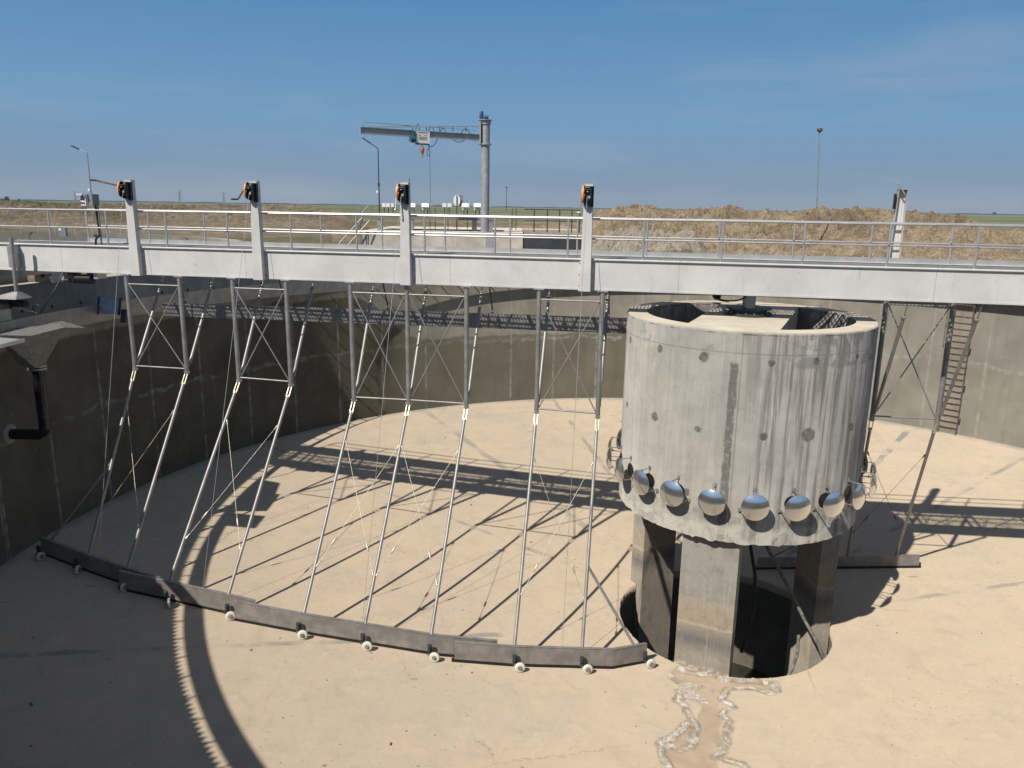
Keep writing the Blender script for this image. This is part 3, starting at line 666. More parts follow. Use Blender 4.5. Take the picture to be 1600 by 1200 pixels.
def heap(name, label, x0, x1, D0, D1, prof, crest, mat, step=0.11, seed=0, rise=0.62, amp=1.0):
    """ridge between bearings of photograph columns x0..x1 and distances D0..D1"""
    a0 = atan2(x0-800, F); a1 = atan2(x1-800, F)
    nj = int((D1-D0)/step); ni = int((a1-a0)*((D0+D1)/2)/step); vs = []; fs = []; c0 = V((sin((a0+a1)/2)*(D0+D1)/2, cos((a0+a1)/2)*(D0+D1)/2, GZ))
    for j in range(nj+1):
        D = D0 + (D1-D0)*j/nj
        for i in range(ni+1):
            a = a0 + (a1-a0)*i/ni; X = 800 + F*math.tan(a); x = D*sin(a); y = D*cos(a)
            s = (D-D0)/(D1-D0)
            h = interp(X, crest) - GZ
            e = min(1, s/rise); e = e*e*(3-2*e)*0.55 + e*0.45
            if s > rise: e = max(0, 1-((s-rise)/(1-rise))**1.6)
            edge = min(1, (i/ni)*9, (1-i/ni)*9)
            k = min(1.0, e*3)*edge
            vs.append(V((x, y, GZ - 0.12 + h*e*prof + clod(x, y, seed)*k*amp*(e if amp < 1 else 1))) - c0)
    for j in range(nj):
        for i in range(ni): q = j*(ni+1)+i; fs.append((q, q+1, q+ni+2, q+ni+1))
    me = bpy.data.meshes.new(name); me.from_pydata([tuple(v) for v in vs], [], fs); me.materials.append(mat)
    me.polygons.foreach_set('use_smooth', [False]*len(fs))
    o = bpy.data.objects.new(name, me); sc.collection.objects.link(o); o.location = c0; tag(o, label, 'soil heap', kind='structure'); return o
heap('soil_heap', 'long lumpy ridge of dug brown clay behind the tank', 903, 1720, 49.5, 64, 0.97, CREST, M['soil'], 0.08)
heap('soil_heap', 'pale rubble slope at the foot of the clay ridge', 915, 1100, 47.6, 54.5, 1.0, [(915, -2.5), (945, -1.6), (990, -1.25), (1060, -1.35), (1085, -1.7), (1100, -2.7)], M['gravel'], 0.10, 5, 0.7)
heap('soil_heap', 'low dark row of clods beside the tank rim', 1000, 1120, 46.2, 49.2, 1.0, [(1000, -2.9), (1020, -2.55), (1060, -2.3), (1095, -2.35), (1120, -2.9)], M['soil'], 0.08, 9, 0.5)
heap('soil_heap', 'brown lumpy soil behind the concrete platform', 520, 930, 66, 82, 1.0, [(520, -2.3), (600, -2.0), (760, -1.9), (850, -1.5), (930, -1.2)], M['soil'], 0.20, 12, 0.62, 0.6)
heap('soil_heap', 'long low bank of dug soil on the left horizon', -260, 575, 86, 114, 1.0, [(-260, -0.3), (0, -0.12), (120, -0.25), (200, -0.35), (300, -0.25), (400, -0.30), (480, -0.22), (540, -0.8), (575, -2.4)], M['ground'], 0.24, 21, 0.75, 0.6)
heap('soil_heap', 'low clods of soil beyond the rim under the rail', 1120, 1620, 46.5, 51, 1.0, [(1120, -2.7), (1200, -2.35), (1300, -2.45), (1400, -2.5), (1620, -2.4)], M['soil'], 0.10, 15, 0.6)

# ================================================================== FEED WELL
fw = thing('feed_well', 'big weathered concrete feed well drum on columns at the tank centre', 'feed well', (C.x, C.y, -12.0))
mb = MB(); RF = 3.26; nS = 160; prof = []
# drum shell with slightly chipped lower edge
zt, zb = -2.77, -8.08; n = 240; base = 0
for m in range(n):
    q = 2*pi*m/n; a = 360*m/n
    jb = 0.045*noise.noise(V((a*0.21, 0, 0))) + 0.04*noise.noise(V((a*0.77, 4, 0))); jt = 0.012*noise.noise(V((a*0.9, 9, 0)))
    for r, z in ((RF, zb+jb), (RF, zt+jt-0.05), (RF-0.035, zt+jt), (2.72, zt), (2.72, zb+0.1)):
        mb.v.append(V((C.x + r*cos(q), C.y + r*sin(q), z)))
for m in range(n):
    k = (m+1) % n
    for j in range(5):
        mb.f.append((m*5+j, k*5+j, k*5+(j+1) % 5, m*5+(j+1) % 5)); mb.sm.append(j == 0)
o = obj('drum_shell', mb, M['feed'], fw, loc=(C.x, C.y, 0))
AX = 65.5
ax = V((cos(radians(AX)), sin(radians(AX)), 0)); ay = V((-ax.y, ax.x, 0))
mb = MB(); mb.box((C.x, C.y, -3.125), 2.80, 1.10, 0.345, ax, ay); mb.box((C.x, C.y, -3.13), 1.08, 2.85, 0.335, V((cos(radians(AX+72)), sin(radians(AX+72)), 0)), V((-sin(radians(AX+72)), cos(radians(AX+72)), 0))) if False else None
obj('bearing_slab', mb, M['slab'], fw)
for a, ri_ in ((-115.5, 2.47), (4.5, 2.45), (124.5, 2.72)):
    d = V((cos(radians(a)), sin(radians(a)), 0)); e = V((-d.y, d.x, 0))
    mb = MB(); c = C + d*(ri_+0.26); mb.box((c.x, c.y, (-8.0-15.1)/2), 0.26, 0.72, (15.1-7.85)/2, d, e); obj('column', mb, M['col'], fw, loc=(C.x, C.y, 0))
# inner stiffening ring beam under the shell
# deflector discs
DS = 360/22
disc = MB(); disc.lathe([(0.33*sin(q_), 0.33*0.30*(cos(q_*1.0)**1.0)) if False else (0.33*k_/8, 0.095*(1-(k_/8)**2)) for k_ in (8, 7.5, 7, 6, 5, 4, 3, 2, 1, 0.02)], (0, 0, 0), 36, V((1, 0, 0)), caps=False)
disc.lathe([(0.001, -0.012), (0.330, -0.012), (0.336, 0.0), (0.330, 0.002)], (0, 0, 0), 36, V((1, 0, 0)), caps=False)
clip = MB()
for ang in (90, 210, 330):
    cy, cz = cos(radians(ang)), sin(radians(ang))
    clip.box((-0.155, cy*0.335, cz*0.335), 0.165, 0.010, 0.010); clip.box((-0.05, cy*0.30, cz*0.30), 0.012, 0.03, 0.03)
    clip.box((-0.31, cy*0.36, cz*0.36), 0.008, 0.035, 0.045)
hole = MB(); hole.lathe([(0.001, 0.0), (0.19, 0.0), (0.19, 0.004)], (-0.325, 0, 0), 24, V((1, 0, 0)), caps=False)
d0 = None
for k in range(22):
    a = -98.4 + DS*k
    if d0 is None:
        d0 = obj('deflector_disc', disc, M['dome'], None, loc=(0, 0, 0)); c0 = obj('disc_bracket', clip, M['galv'], None, loc=(0, 0, 0)); h0 = obj('inlet_port', hole, M['black'], None, loc=(0, 0, 0), fix=False)
        d0.parent = fw; c0.parent = d0; h0.parent = d0; o = d0
    else:
        o = d0.copy(); sc.collection.objects.link(o); o.parent = fw
        for ch in (c0, h0): q = ch.copy(); sc.collection.objects.link(q); q.parent = o
    o.location = (3.60*cos(radians(a)), 3.60*sin(radians(a)), -6.96+12.0)
    o.rotation_euler = (random.uniform(-.03, .03), random.uniform(-0.05, 0.03), radians(a) + random.uniform(-.05, .05))
# pivot bearing
pv = thing('pivot_bearing', 'black round slewing bearing with bolts between bridge and feed well', 'bearing', (C.x, C.y, -2.78))
mb = MB(); mb.lathe([(0.62, -2.775), (0.62, -2.71), (0.50, -2.70), (0.50, -2.62), (0.60, -2.61), (0.60, -2.57), (0.001, -2.57)], (C.x, C.y, 0), 48); obj('bearing_plate', mb, M['darksteel'], pv)
mb = MB()
for k in range(16):
    q = pol(0.56, k*22.5, -2.71); mb.lathe([(0.022, 0), (0.022, 0.03)], q, 6, sm=False)
obj('bolt_ring', mb, M['galv'], pv)
mb = MB(); mb.tube([C + Z*(-2.6), C + Z*(-2.17)], 0.16, 16); mb.box((C.x, C.y, -2.36), 0.13, 0.42, 0.19, U, N); mb.box(C - N*0.45 + Z*(-2.42), 0.10, 0.02, 0.24, U, N); obj('pivot_post', mb, M['galv'], pv)
mb = MB(); pts = [C + U*(-0.55 + 0.42*cos(q)) + N*(-0.3) + Z*(-2.22 + 0.17*sin(q)) for q in [pi + pi*k/10 for k in range(11)]]
mb.tube(pts, 0.022, 6); mb.tube([p + N*0.05 - Z*0.02 for p in pts[:6]], 0.022, 6); mb.lathe([(0.10, -0.1), (0.12, 0.1)], C + U*(-0.85) + Z*(-2.3), 12, N); obj('cable_loop', mb, M['black'], pv)
# hoses in the sump gap
def hose(name, label, pts, r, mat, cat='pole'):
    mb = MB(); mb.tube(pts, r, 8); o = obj(name, mb, mat, loc=pts[0]); tag(o, label, cat); return o
def cone_px(x, y):
    d = (x-800)/F*CR - (y-600)/F*CU + _f; s = 10/(-d.z)
    for _ in range(40):
        q = d*s; s = floorz(q.x, q.y)/d.z
    return d*s
def px_r(x, y, D): d = ((x-800)/F*CR - (y-600)/F*CU + _f); return d*(D/d.y)
hose('wooden_pole', 'long dark pole leaning out of the sump through the column gap', [px_r(1196, 850, 20.6), px_r(1225, 905, 20.2), px_r(1258, 970, 19.6), px_r(1280, 1010, 19.1), px_r(1290, 1037, 18.9)], 0.05, M['wood'])
hose('wooden_pole', 'short curved grey strip standing at the sump lip', [px_r(1248, 992, 18.75), px_r(1246, 1020, 18.6), px_r(1238, 1045, 18.45), px_r(1229, 1060, 18.35)], 0.045, M['wood'])
hose('hose', 'black hose hanging inside the sump right of the front column', [px_r(1172, 850, 21.0), px_r(1180, 900, 20.8), px_r(1178, 950, 20.4), px_r(1166, 990, 20.0), px_r(1158, 1020, 19.8)], 0.05, M['black'], 'hose')

# ================================================================== BRIDGE
BZ = -0.83; TE = 44.6; TS = -3.0; WF = 1.92
bg_ = thing('scraper_bridge', 'long pale steel scraper bridge with handrails spanning the tank', 'bridge', br(TS, 0.96, BZ))
def girder(w0, nm='girder'):
    mb = MB(); s = 1 if w0 > 1 else -1
    wa, wb = (w0-0.006, w0+0.006)
    mb.bbox(TS, TE, wa, wb, BZ+0.012, -0.012)
    fl = (w0-0.006, w0+0.10) if s < 0 else (w0-0.10, w0+0.006)
    mb.bbox(TS, TE, fl[0]-0.03, fl[1], -0.010, 0.0); mb.bbox(TS, TE, fl[0]-0.012, fl[1]+0.0, BZ, BZ+0.011)
    mb.bbox(TS, TE, w0-0.030, w0+0.030, -0.045, -0.012)
    mb.bbox(TS, TE, w0-0.014, w0+0.014, BZ+0.013, BZ+0.05)
    if s < 0: mb.tube([br(TS, -0.035, -0.012), br(TE, -0.035, -0.012)], 0.030, 8)
    k = TS+1.0
    while k < TE:
        mb.bbox(k-0.005, k+0.005, (w0+0.007 if s < 0 else w0-0.09), (w0+0.09 if s < 0 else w0-0.007), BZ+0.06, -0.05); k += 2.0
    o = obj(nm, mb, M['girder'], bg_); return o
girder(0.0); girder(WF)
for i in range(24):
    t = -2.0 + 2.0*i
    if t > TE: break
    mb = MB(); mb.bbox(t-0.04, t+0.04, 0.10, WF-0.10, BZ+0.02, BZ+0.12); mb.bbox(t-0.03, t+0.03, 0.10, WF-0.10, -0.20, -0.10); obj('cross_beam', mb, M['girder'], bg_)
mb = MB()
for i in range(23):
    t = -2.0 + 2.0*i
    for a, b in (((t, 0.05), (t+2, WF-0.05)), ((t, WF-0.05), (t+2, 0.05))):
        p, q = br(a[0], a[1], BZ+0.09), br(b[0], b[1], BZ+0.09); d = (q-p).normalized(); mb.box((p+q)/2, (q-p).length/2, 0.025, 0.004, d, Z.cross(d), Z)
obj('wind_bracing', mb, M['girder'], bg_)
# grating walkway in panels
mb = MB()
t = TS
for t0 in [TS + 1.0*k for k in range(int(TE-TS))]:
    k = 0.03
    while k < 0.96:
        mb.bbox(t0+k-0.010, t0+k+0.010, 0.13, WF-0.13, -0.040, -0.027); k += 0.100
    mb.bbox(t0-0.004, t0+0.004, 0.13, WF-0.13, -0.060, -0.024)
wv = 0.13
while wv < WF-0.12:
    mb.bbox(TS, TE, wv-0.013, wv+0.013, -0.036, -0.026); wv += 0.118
for wv in (0.12, 0.62, 1.30, WF-0.12): mb.bbox(TS, TE, wv-0.02, wv+0.02, -0.10, -0.061)
obj('walkway_grating', mb, M['galv'], bg_)
mb = MB(); mb.bbox(-0.3, TE, WF-0.008, WF-0.002, 0.001, 0.13); obj('kick_board', mb, M['rail'], bg_)
RH = 1.05
def rails(w0, t0, t1, hoop):
    for h in (RH, 0.53):
        mb = MB()
        if hoop and h == RH:
            pts = [br(t0, w0, 0.54), br(t0, w0, RH-0.10), br(t0+0.03, w0, RH-0.03), br(t0+0.10, w0, RH)]
        else: pts = [br(t0, w0, h)]
        k = t0 + 0.5
        while k < t1: pts.append(br(k, w0, h + 0.004*sin(k*1.3))); k += 2.0
        pts.append(br(t1, w0, h)); mb.tube(pts, 0.029 if h == RH else 0.023, 10); obj('handrail', mb, M['rail'], bg_)
rails(0.0, TS, TE, False); rails(WF, -0.28, TE, True)
pm = MB(); pm.tube([(0, 0, 0), (0, 0, RH)], 0.028, 10, caps=False)
pm.tube([(0, 0, -0.01), (0, 0, 0.03)], 0.038, 10); pm.tube([(0, 0, 0.51), (0, 0, 0.55)], 0.028, 10)
pb = MB()
for s in (-1, 1): pb.box((s*0.045, -0.012, -0.03), 0.022, 0.014, 0.03)
pb.box((0, -0.02, -0.045), 0.05, 0.012, 0.02)
r0 = None
for w0, off in ((0.0, 0.0), (WF, 0.03)):
    for i in range(-1, 23):
        if w0 > 1 and i < 0: continue
        t = 2.0*i + off - (0.28 if (w0 > 1 and i == 0) else 0)
        if r0 is None:
            r0 = obj('rail_post', pm, M['rail'], None, loc=(0, 0, 0)); k0 = obj('post_foot', pb, M['rail'], None, loc=(0, 0, 0)); r0.parent = bg_; k0.parent = r0; o = r0
        else:
            o = r0.copy(); sc.collection.objects.link(o); o.parent = bg_; q = k0.copy(); sc.collection.objects.link(q); q.parent = o
        o.location = br(t, w0, 0) - bg_.location; o.rotation_euler = (0, 0, -YAW + (pi if w0 > 1 else 0))
# winch posts (channel section) on the bridge
def winch_post(t, near=True, h=1.93):
    mb = MB(); w1 = -0.012 if near else WF+0.012; s = -1 if near else 1
    prof_ = [(0, BZ-0.02), (0, h), (0.30, h), (0.30, BZ-0.02)]
    d = 0.18
    # front plate (wide at the girder, slimmer at the top), two side plates, cap
    def quadbar(ta, tb, ta2, tb2, wa, wb, za, zb_):
        mb.hexa([br(ta, wa, za), br(tb, wa, za), br(tb, wb, za), br(ta, wb, za), br(ta2, wa, zb_), br(tb2, wa, zb_), br(tb2, wb, zb_), br(ta2, wb, zb_)])
    wo_, wi_ = (w1-d, w1) if near else (w1, w1+d)
    front = (w1-d-0.006, w1-d) if near else (w1+d, w1+d+0.006)
    quadbar(t, t+0.30, t+0.06, t+0.28, front[0], front[1], BZ-0.02, h)
    quadbar(t, t+0.006, t+0.06, t+0.066, wo_, wi_, BZ-0.02, h)
    quadbar(t+0.294, t+0.30, t+0.274, t+0.28, wo_, wi_, BZ-0.02, h)
    quadbar(t-0.05, t, t-0.05, t, wi_-0.006 if near else wi_-0.006, wi_, BZ-0.02, -0.02)
    quadbar(t+0.30, t+0.37, t+0.30, t+0.37, wi_-0.006 if near else wi_-0.006, wi_, BZ-0.02, -0.02)
    quadbar(t+0.055, t+0.285, t+0.055, t+0.285, min(wo_, wi_)-0.01, max(wo_, wi_)+0.005, h, h+0.012)
    o = obj('winch_post', mb, M['girder'], bg_)
    mb = MB()
    for zz in (-0.72, -0.42, -0.12):
        for tt in (t-0.025, t+0.335): mb.lathe([(0.014, 0), (0.014, 0.012)], br(tt, wi_-0.006, zz), 6, N*(-1), sm=False)
    obj('bolt', mb, M['darksteel'], o); return o
def winch(t, crank, label, near=True):
    """hand winch on the left cheek of the post head; drum axis along the bridge"""
    c = br(t+0.235, -0.32, 1.62)
    wn = thing('hand_winch', label, 'winch', c, 'hand winches on the bridge posts')
    O = c
    # gear cover: egg shaped orange shell facing left
    egg = []
    for k in range(28):
        q = 2*pi*k/28; r = 0.155 + 0.05*max(0, sin(q)); egg.append((cos(q)*0.165, sin(q)*r*1.3 + 0.02))
    mb = MB(); mb.prism(egg, 0, 0.035, O - U*0.17, N, Z, -U); mb.prism([(a*0.8, b*0.85) for a, b in egg], 0.035, 0.055, O - U*0.17, N, Z, -U); obj('gear_cover', mb, M['orange'], wn)
    mb = MB(); mb.prism([(a*0.93, b*0.96) for a, b in egg], -0.02, 0.0, O - U*0.17, N, Z, -U); mb.prism([(-0.12, -0.14), (0.13, -0.24), (0.15, 0.24), (-0.10, 0.25)], -0.20, -0.192, O - U*0.17, N, Z, -U)
    mb.box(O - U*0.06 + Z*0.25, 0.11, 0.10, 0.008, U, N); mb.box(O - U*0.07 + N*0.05 - Z*0.20, 0.10, 0.07, 0.012, U, N); mb.tube([O - U*0.17 - N*0.08 + Z*0.17, O + U*0.03 - N*0.08 + Z*0.17], 0.022, 8); mb.box(O + U*0.02 + N*0.10, 0.05, 0.05, 0.26, U, N); mb.lathe([(0.165, 0.0), (0.165, 0.035), (0.10, 0.045)], O - U*0.165 - Z*0.03, 24, U)
    obj('winch_frame', mb, M['black'], wn)
    mb = MB(); mb.lathe([(0.15, 0.0), (0.15, 0.008), (0.07, 0.01), (0.07, 0.15), (0.15, 0.152), (0.15, 0.16)], O - U*0.15 - Z*0.04, 20, U); mb.lathe([(0.02, 0), (0.02, 0.2)], O - U*0.17 + Z*0.12, 8, U)
    obj('cable_drum', mb, M['darksteel'], wn)
    mb = MB(); mb.lathe([(0.03, 0), (0.03, 0.02)], O - U*0.02 - N*0.13 - Z*0.02, 10, -N); mb.lathe([(0.018, 0), (0.018, 0.03)], O - U*0.07 - N*0.13 + Z*0.12, 8, -N); obj('ratchet_bolt', mb, M['sheet'], wn)
    # crank
    A = O - U*0.235 + Z*0.14
    e = A + crank[0]; mb = MB(); d = (e-A).normalized(); sd_ = d.cross(U).normalized() if abs(d.dot(U)) < 0.95 else N
    mb.box((A+e)/2, (e-A).length/2, 0.024, 0.010, d, sd_); obj('crank_arm', mb, M['oldsteel'] if crank[2] else M['sheet'], wn)
    mb = MB(); mb.tube([e, e + crank[1]], 0.026, 8); obj('crank_grip', mb, M['black'] if crank[2] else M['sheet'], wn)
    return wn
for t, cr, lb in ((2.82, (-U*0.55 - N*0.25 + Z*0.14, -U*0.2 + Z*0.02, True), 'orange hand winch on the leftmost post, crank pointing out level to the left'),
                  (6.84, (-U*0.14 - N*0.2 - Z*0.33, -U*0.2, True), 'orange hand winch on the second post from the left, crank hanging left and down'),
                  (11.33, (-N*0.12 - Z*0.55, -U*0.03, False), 'orange hand winch on the middle post in front of the jib crane, crank straight down'),
                  (16.36, (-U*0.02 - Z*0.55 + N*0.12, -U*0.10, False), 'orange hand winch on the post nearest left of the feed well, yellow cover in profile')):
    winch_post(t); winch(t, cr, lb)
winch_post(24.52, False)
wn = thing('hand_winch', 'black hand winch seen from behind on the far right post', 'winch', br(24.5, WF+0.1, 1.6), 'hand winches on the bridge posts')
mb = MB(); mb.box(br(24.52, WF+0.08, 1.62), 0.02, 0.07, 0.20, U, N); obj('winch_frame', mb, M['black'], wn)
mb = MB(); mb.tube([br(24.50, WF-0.05, 2.1), br(24.60, WF-0.05, 1.98), br(24.72, WF-0.05, 1.80)], 0.018, 8); mb.lathe([(0.05, 0), (0.05, 0.05)], br(24.5, WF-0.03, 2.1), 10, N); obj('crank_arm', mb, M['sheet'], wn)
# end carriage
mb = MB(); mb.bbox(-2.95, -2.35, -0.7, 2.7, BZ-0.30, BZ-0.005); mb.bbox(-2.2, -1.35, 0.2, 1.7, BZ-0.20, BZ-0.003); obj('end_carriage', mb, M['galv'], bg_)
for w_ in (-0.45, 2.4):
    mb = MB(); mb.bbox(-2.75, -2.05, w_-0.25, w_+0.25, BZ-0.62, BZ-0.28); obj('wheel_guard', mb, M['galv'], bg_)
    mb = MB(); mb.lathe([(0.12, -0.10), (0.26, -0.09), (0.28, -0.05), (0.28, 0.05), (0.26, 0.09), (0.12, 0.10)], br(-2.42, w_, BZ-0.33), 24, U); obj('carriage_wheel', mb, M['rubber'], bg_)
mb = MB(); mb.bbox(-1.38, -1.16, -0.26, -0.010, -0.72, -0.04); obj('end_bracket', mb, M['galv'], bg_)

# control socket box on its post
cbx = thing('control_box', 'grey control box with a white socket panel and a white lid standing on the walkway', 'control box', br(0.98, 0.9, -0.03))
Lx = (U*0.86 - N*0.5).normalized(); Ly = V((-Lx.y, Lx.x, 0))
mb = MB(); mb.box(br(0.90, 0.9, 1.36), 0.09, 0.15, 0.17, U, N); obj('enclosure', mb, M['grey'], cbx)
mb = MB(); q = [(-0.13, -0.17), (0.13, -0.17), (0.13, 0.17), (-0.13, 0.17)]
fo = br(0.70, 0.76, 1.33); fx = (U*0.95 - N*0.30).normalized(); fy = V((-fx.y, fx.x, 0))
mb.box(fo, 0.12, 0.05, 0.15, fx, fy); pn = obj('socket_panel', mb, M['white'], cbx)
mb = MB(); mb.box(fo + Z*0.19 - fy*0.05, 0.15, 0.12, 0.012, fx, fy); obj('rain_lid', mb, M['white'], cbx)
for i in (-1, 1):
    for j in (-1, 1):
        mb = MB(); mb.lathe([(0.033, 0), (0.030, 0.03), (0.001, 0.032)], fo + fx*0.055*i + Z*(0.055*j - 0.02) - fy*0.05, 12, -fy); obj('socket', mb, M['black'], pn)
mb = MB(); mb.lathe([(0.045, 0), (0.045, 0.02), (0.001, 0.022)], fo + Z*0.115 - fy*0.05, 12, -fy); obj('push_button', mb, M['rust'], pn)
mb = MB(); mb.tube([br(0.98, 0.86, 1.2), br(0.98, 0.9, 0.75), br(1.0, 0.9, 0.28), br(0.93, 0.8, 0.15), br(0.90, 0.8, -0.02)], 0.032, 8); obj('conduit', mb, M['black'], cbx)
mb = MB(); mb.tube([br(1.02, 0.92, -0.03), br(1.02, 0.92, 1.2)], 0.028, 8); obj('stand_pole', mb, M['grey'], cbx)

# ---- leg frames and hinged scraper arms
def X2(name, mb_pts, r, mat, parent): mb = MB(); mb.tube(mb_pts, r, 12); return obj(name, mb, mat, parent)
def stay(parent, p, q, r=0.0065, mat='yellow'):
    mb = MB(); mb.tube([p, q], r, 6); d = (q-p).normalized(); L = (q-p).length
    for f_ in (0.0, 1.0):
        c = p + d*(L*f_); e = c + d*(0.16 if f_ == 0 else -0.16); mb.tube([c, e], [0.03, 0.014], 6)
    c = p + d*(L*0.80); mb.tube([c - d*0.14, c - d*0.08, c + d*0.08, c + d*0.14], [0.012, 0.026, 0.026, 0.012], 6)
    return obj('stay_cable', mb, M[mat], parent)
BL = [(0.65, -2.51), (2.24, -2.88), (3.98, -3.22), (5.82, -3.55), (7.46, -3.60), (9.7, -3.72), (11.41, -3.68), (13.43, -3.59), (15.3, -3.33), (17.2, -2.82), (17.85, -2.6), (18.66, -2.02)]
def blade_w(t): return interp(t, BL)
def fl(t, w_): p = br(t, w_, 0); return V((p.x, p.y, floorz(p.x, p.y)))
def frame(label, legs, bays, wl, ws, armsgn, extra=None):
    """legs: list of (t, dz_bottom). wl = plane of the legs, ws = far end of the struts"""
    tm = sum(l[0] for l in legs)/len(legs); root = thing('leg_frame', label, 'scraper frame', br(tm, wl, BZ), 'leg frames hanging from the bridge')
    arms = []
    for t, zb_ in legs:
        leg = X2('hanger_leg', [br(t, wl, BZ-0.03), br(t, wl, zb_)], 0.066, M['tube'], root)
        mb = MB(); mb.bbox(t-0.14, t+0.14, wl-0.09, wl+0.09, BZ-0.034, BZ-0.004); obj('leg_flange', mb, M['galv'], leg)
        mb = MB(); mb.bbox(t-0.05, t+0.05, wl-0.055, wl+0.055, zb_-0.10, zb_+0.02); mb.tube([br(t-0.09, wl, zb_-0.05), br(t+0.09, wl, zb_-0.05)], 0.018, 8); obj('leg_clevis', mb, M['galv'], leg)
        top = br(t+0.02, ws, BZ-0.05); bot = br(t+0.02, wl + (0.10 if ws > wl else -0.10), zb_+0.12); d = (bot-top).normalized()
        mb = MB(); mb.tube([top + d*0.42, bot - d*0.1], 0.047, 10); mb.tube([top, top + d*0.42], 0.017, 8); mb.tube([top + d*0.40, top + d*0.45], 0.068, 10); mb.tube([bot - d*0.1, bot], 0.02, 8)
        obj('back_strut', mb, M['tube'], root)
    for i in bays:
        (ta, za), (tb, zb_) = legs[i], legs[i+1]
        ztop = BZ-0.30
        X2('tie_bar', [br(ta+0.06, wl, ztop), br(tb-0.06, wl, ztop)], 0.024, M['tube'], root); X2('tie_bar', [br(ta+0.06, wl, za+0.05), br(tb-0.06, wl, zb_+0.05)], 0.024, M['tube'], root)
        X2('cross_brace', [br(ta+0.06, wl, ztop), br(tb-0.06, wl, zb_+0.08)], 0.017, M['tube'], root); X2('cross_brace', [br(ta+0.06, wl+0.036, za+0.08), br(tb-0.06, wl+0.036, ztop)], 0.017, M['tube'], root)
    return root
def arms(root, legs, feet, wl, bays, zoff=0.55, smat='yellow'):
    A = []
    for (t, zb_), f_ in zip(legs, feet):
        top = br(t, wl, zb_-0.05); d = (f_-top).normalized()
        mb = MB(); mb.tube([top + d*0.40, f_], 0.046, 12)
        arm = obj('scraper_arm', mb, M['tube'], root)
        mb = MB(); sx = U
        for s in (-1, 1): mb.box(top + d*0.22 + U*0.045*s, 0.18, 0.010, 0.018, d, U, U.cross(d) if False else d.cross(U))
        mb.tube([top + d*0.36, top + d*0.42], 0.052, 10); obj('arm_fork', mb, M['yellow'], arm)
        A.append((top, f_))
    for i in bays:
        (a, b), (c, d_) = A[i], A[i+1]; o1 = (c-a).normalized()*0.045
        stay(root, a.lerp(b, 0.21) + o1, c.lerp(d_, 0.80) - o1, mat=smat); stay(root, c.lerp(d_, 0.21) - o1, a.lerp(b, 0.80) + o1, mat=smat)
    return A
def foot(t): q = fl(t, blade_w(t)); return q + Z*0.56 + N*0.04
FR = [([(2.50, -3.73), (4.30, -3.73)], (2.64, 4.12), [0], 'two-legged steel scraper frame nearest the left wall'),
      ([(6.05, -3.90), (7.76, -3.93)], (5.62, 7.45), [0], 'two-legged steel scraper frame under the second winch post'),
      ([(9.76, -4.28), (11.46, -4.26), (13.20, -4.26)], (9.72, 11.42, 13.20), [0, 1], 'three-legged wide steel scraper frame in the middle of the left half'),
      ([(15.25, -4.27), (16.98, -4.30)], (15.35, 17.05), [0], 'two-legged steel scraper frame closest left of the feed well')]
ARM = []
for legs, ft, bays, lb in FR:
    r_ = frame(lb, legs, bays, 0.0, WF-0.05, 1); A = arms(r_, legs, [foot(t) for t in ft], 0.0, bays); ARM.append(A)
# diagonal end braces
def brace(p, q, root, r=0.036): mb = MB(); mb.tube([p, q], r, 10); obj('end_brace', mb, M['tube'], root)
rts = [o for o in bpy.data.objects if o.name.startswith('leg_frame')]
a = ARM[3][1]; brace(a[0].lerp(a[1], 0.66), fl(18.4, blade_w(18.4)) + Z*0.5, rts[3])
a = ARM[0][0]; brace(a[0].lerp(a[1], 0.52), fl(1.05, blade_w(1.05)) + Z*0.55 + N*0.05, rts[0])
# right hand frame, mirrored: legs on the far girder
rl = [(24.60, -4.36), (26.30, -4.34)]
rr_ = frame('two-legged steel scraper frame right of the feed well, in front of the ladder', rl, [0], WF, 0.05, -1)
def rfoot(x, y, w_): d = (x-800)/F*CR - (y-600)/F*CU + _f; s = ((P0 + N*w_).dot(N))/d.dot(N); return d*s
RA = arms(rr_, rl, [fl(25.1, 4.80)+Z*0.42, fl(26.65, 4.95)+Z*0.42], WF, [0], smat='oldsteel')
brace(RA[0][0].lerp(RA[0][1], 0.66), fl(22.6, 4.40) + Z*0.45, rr_)

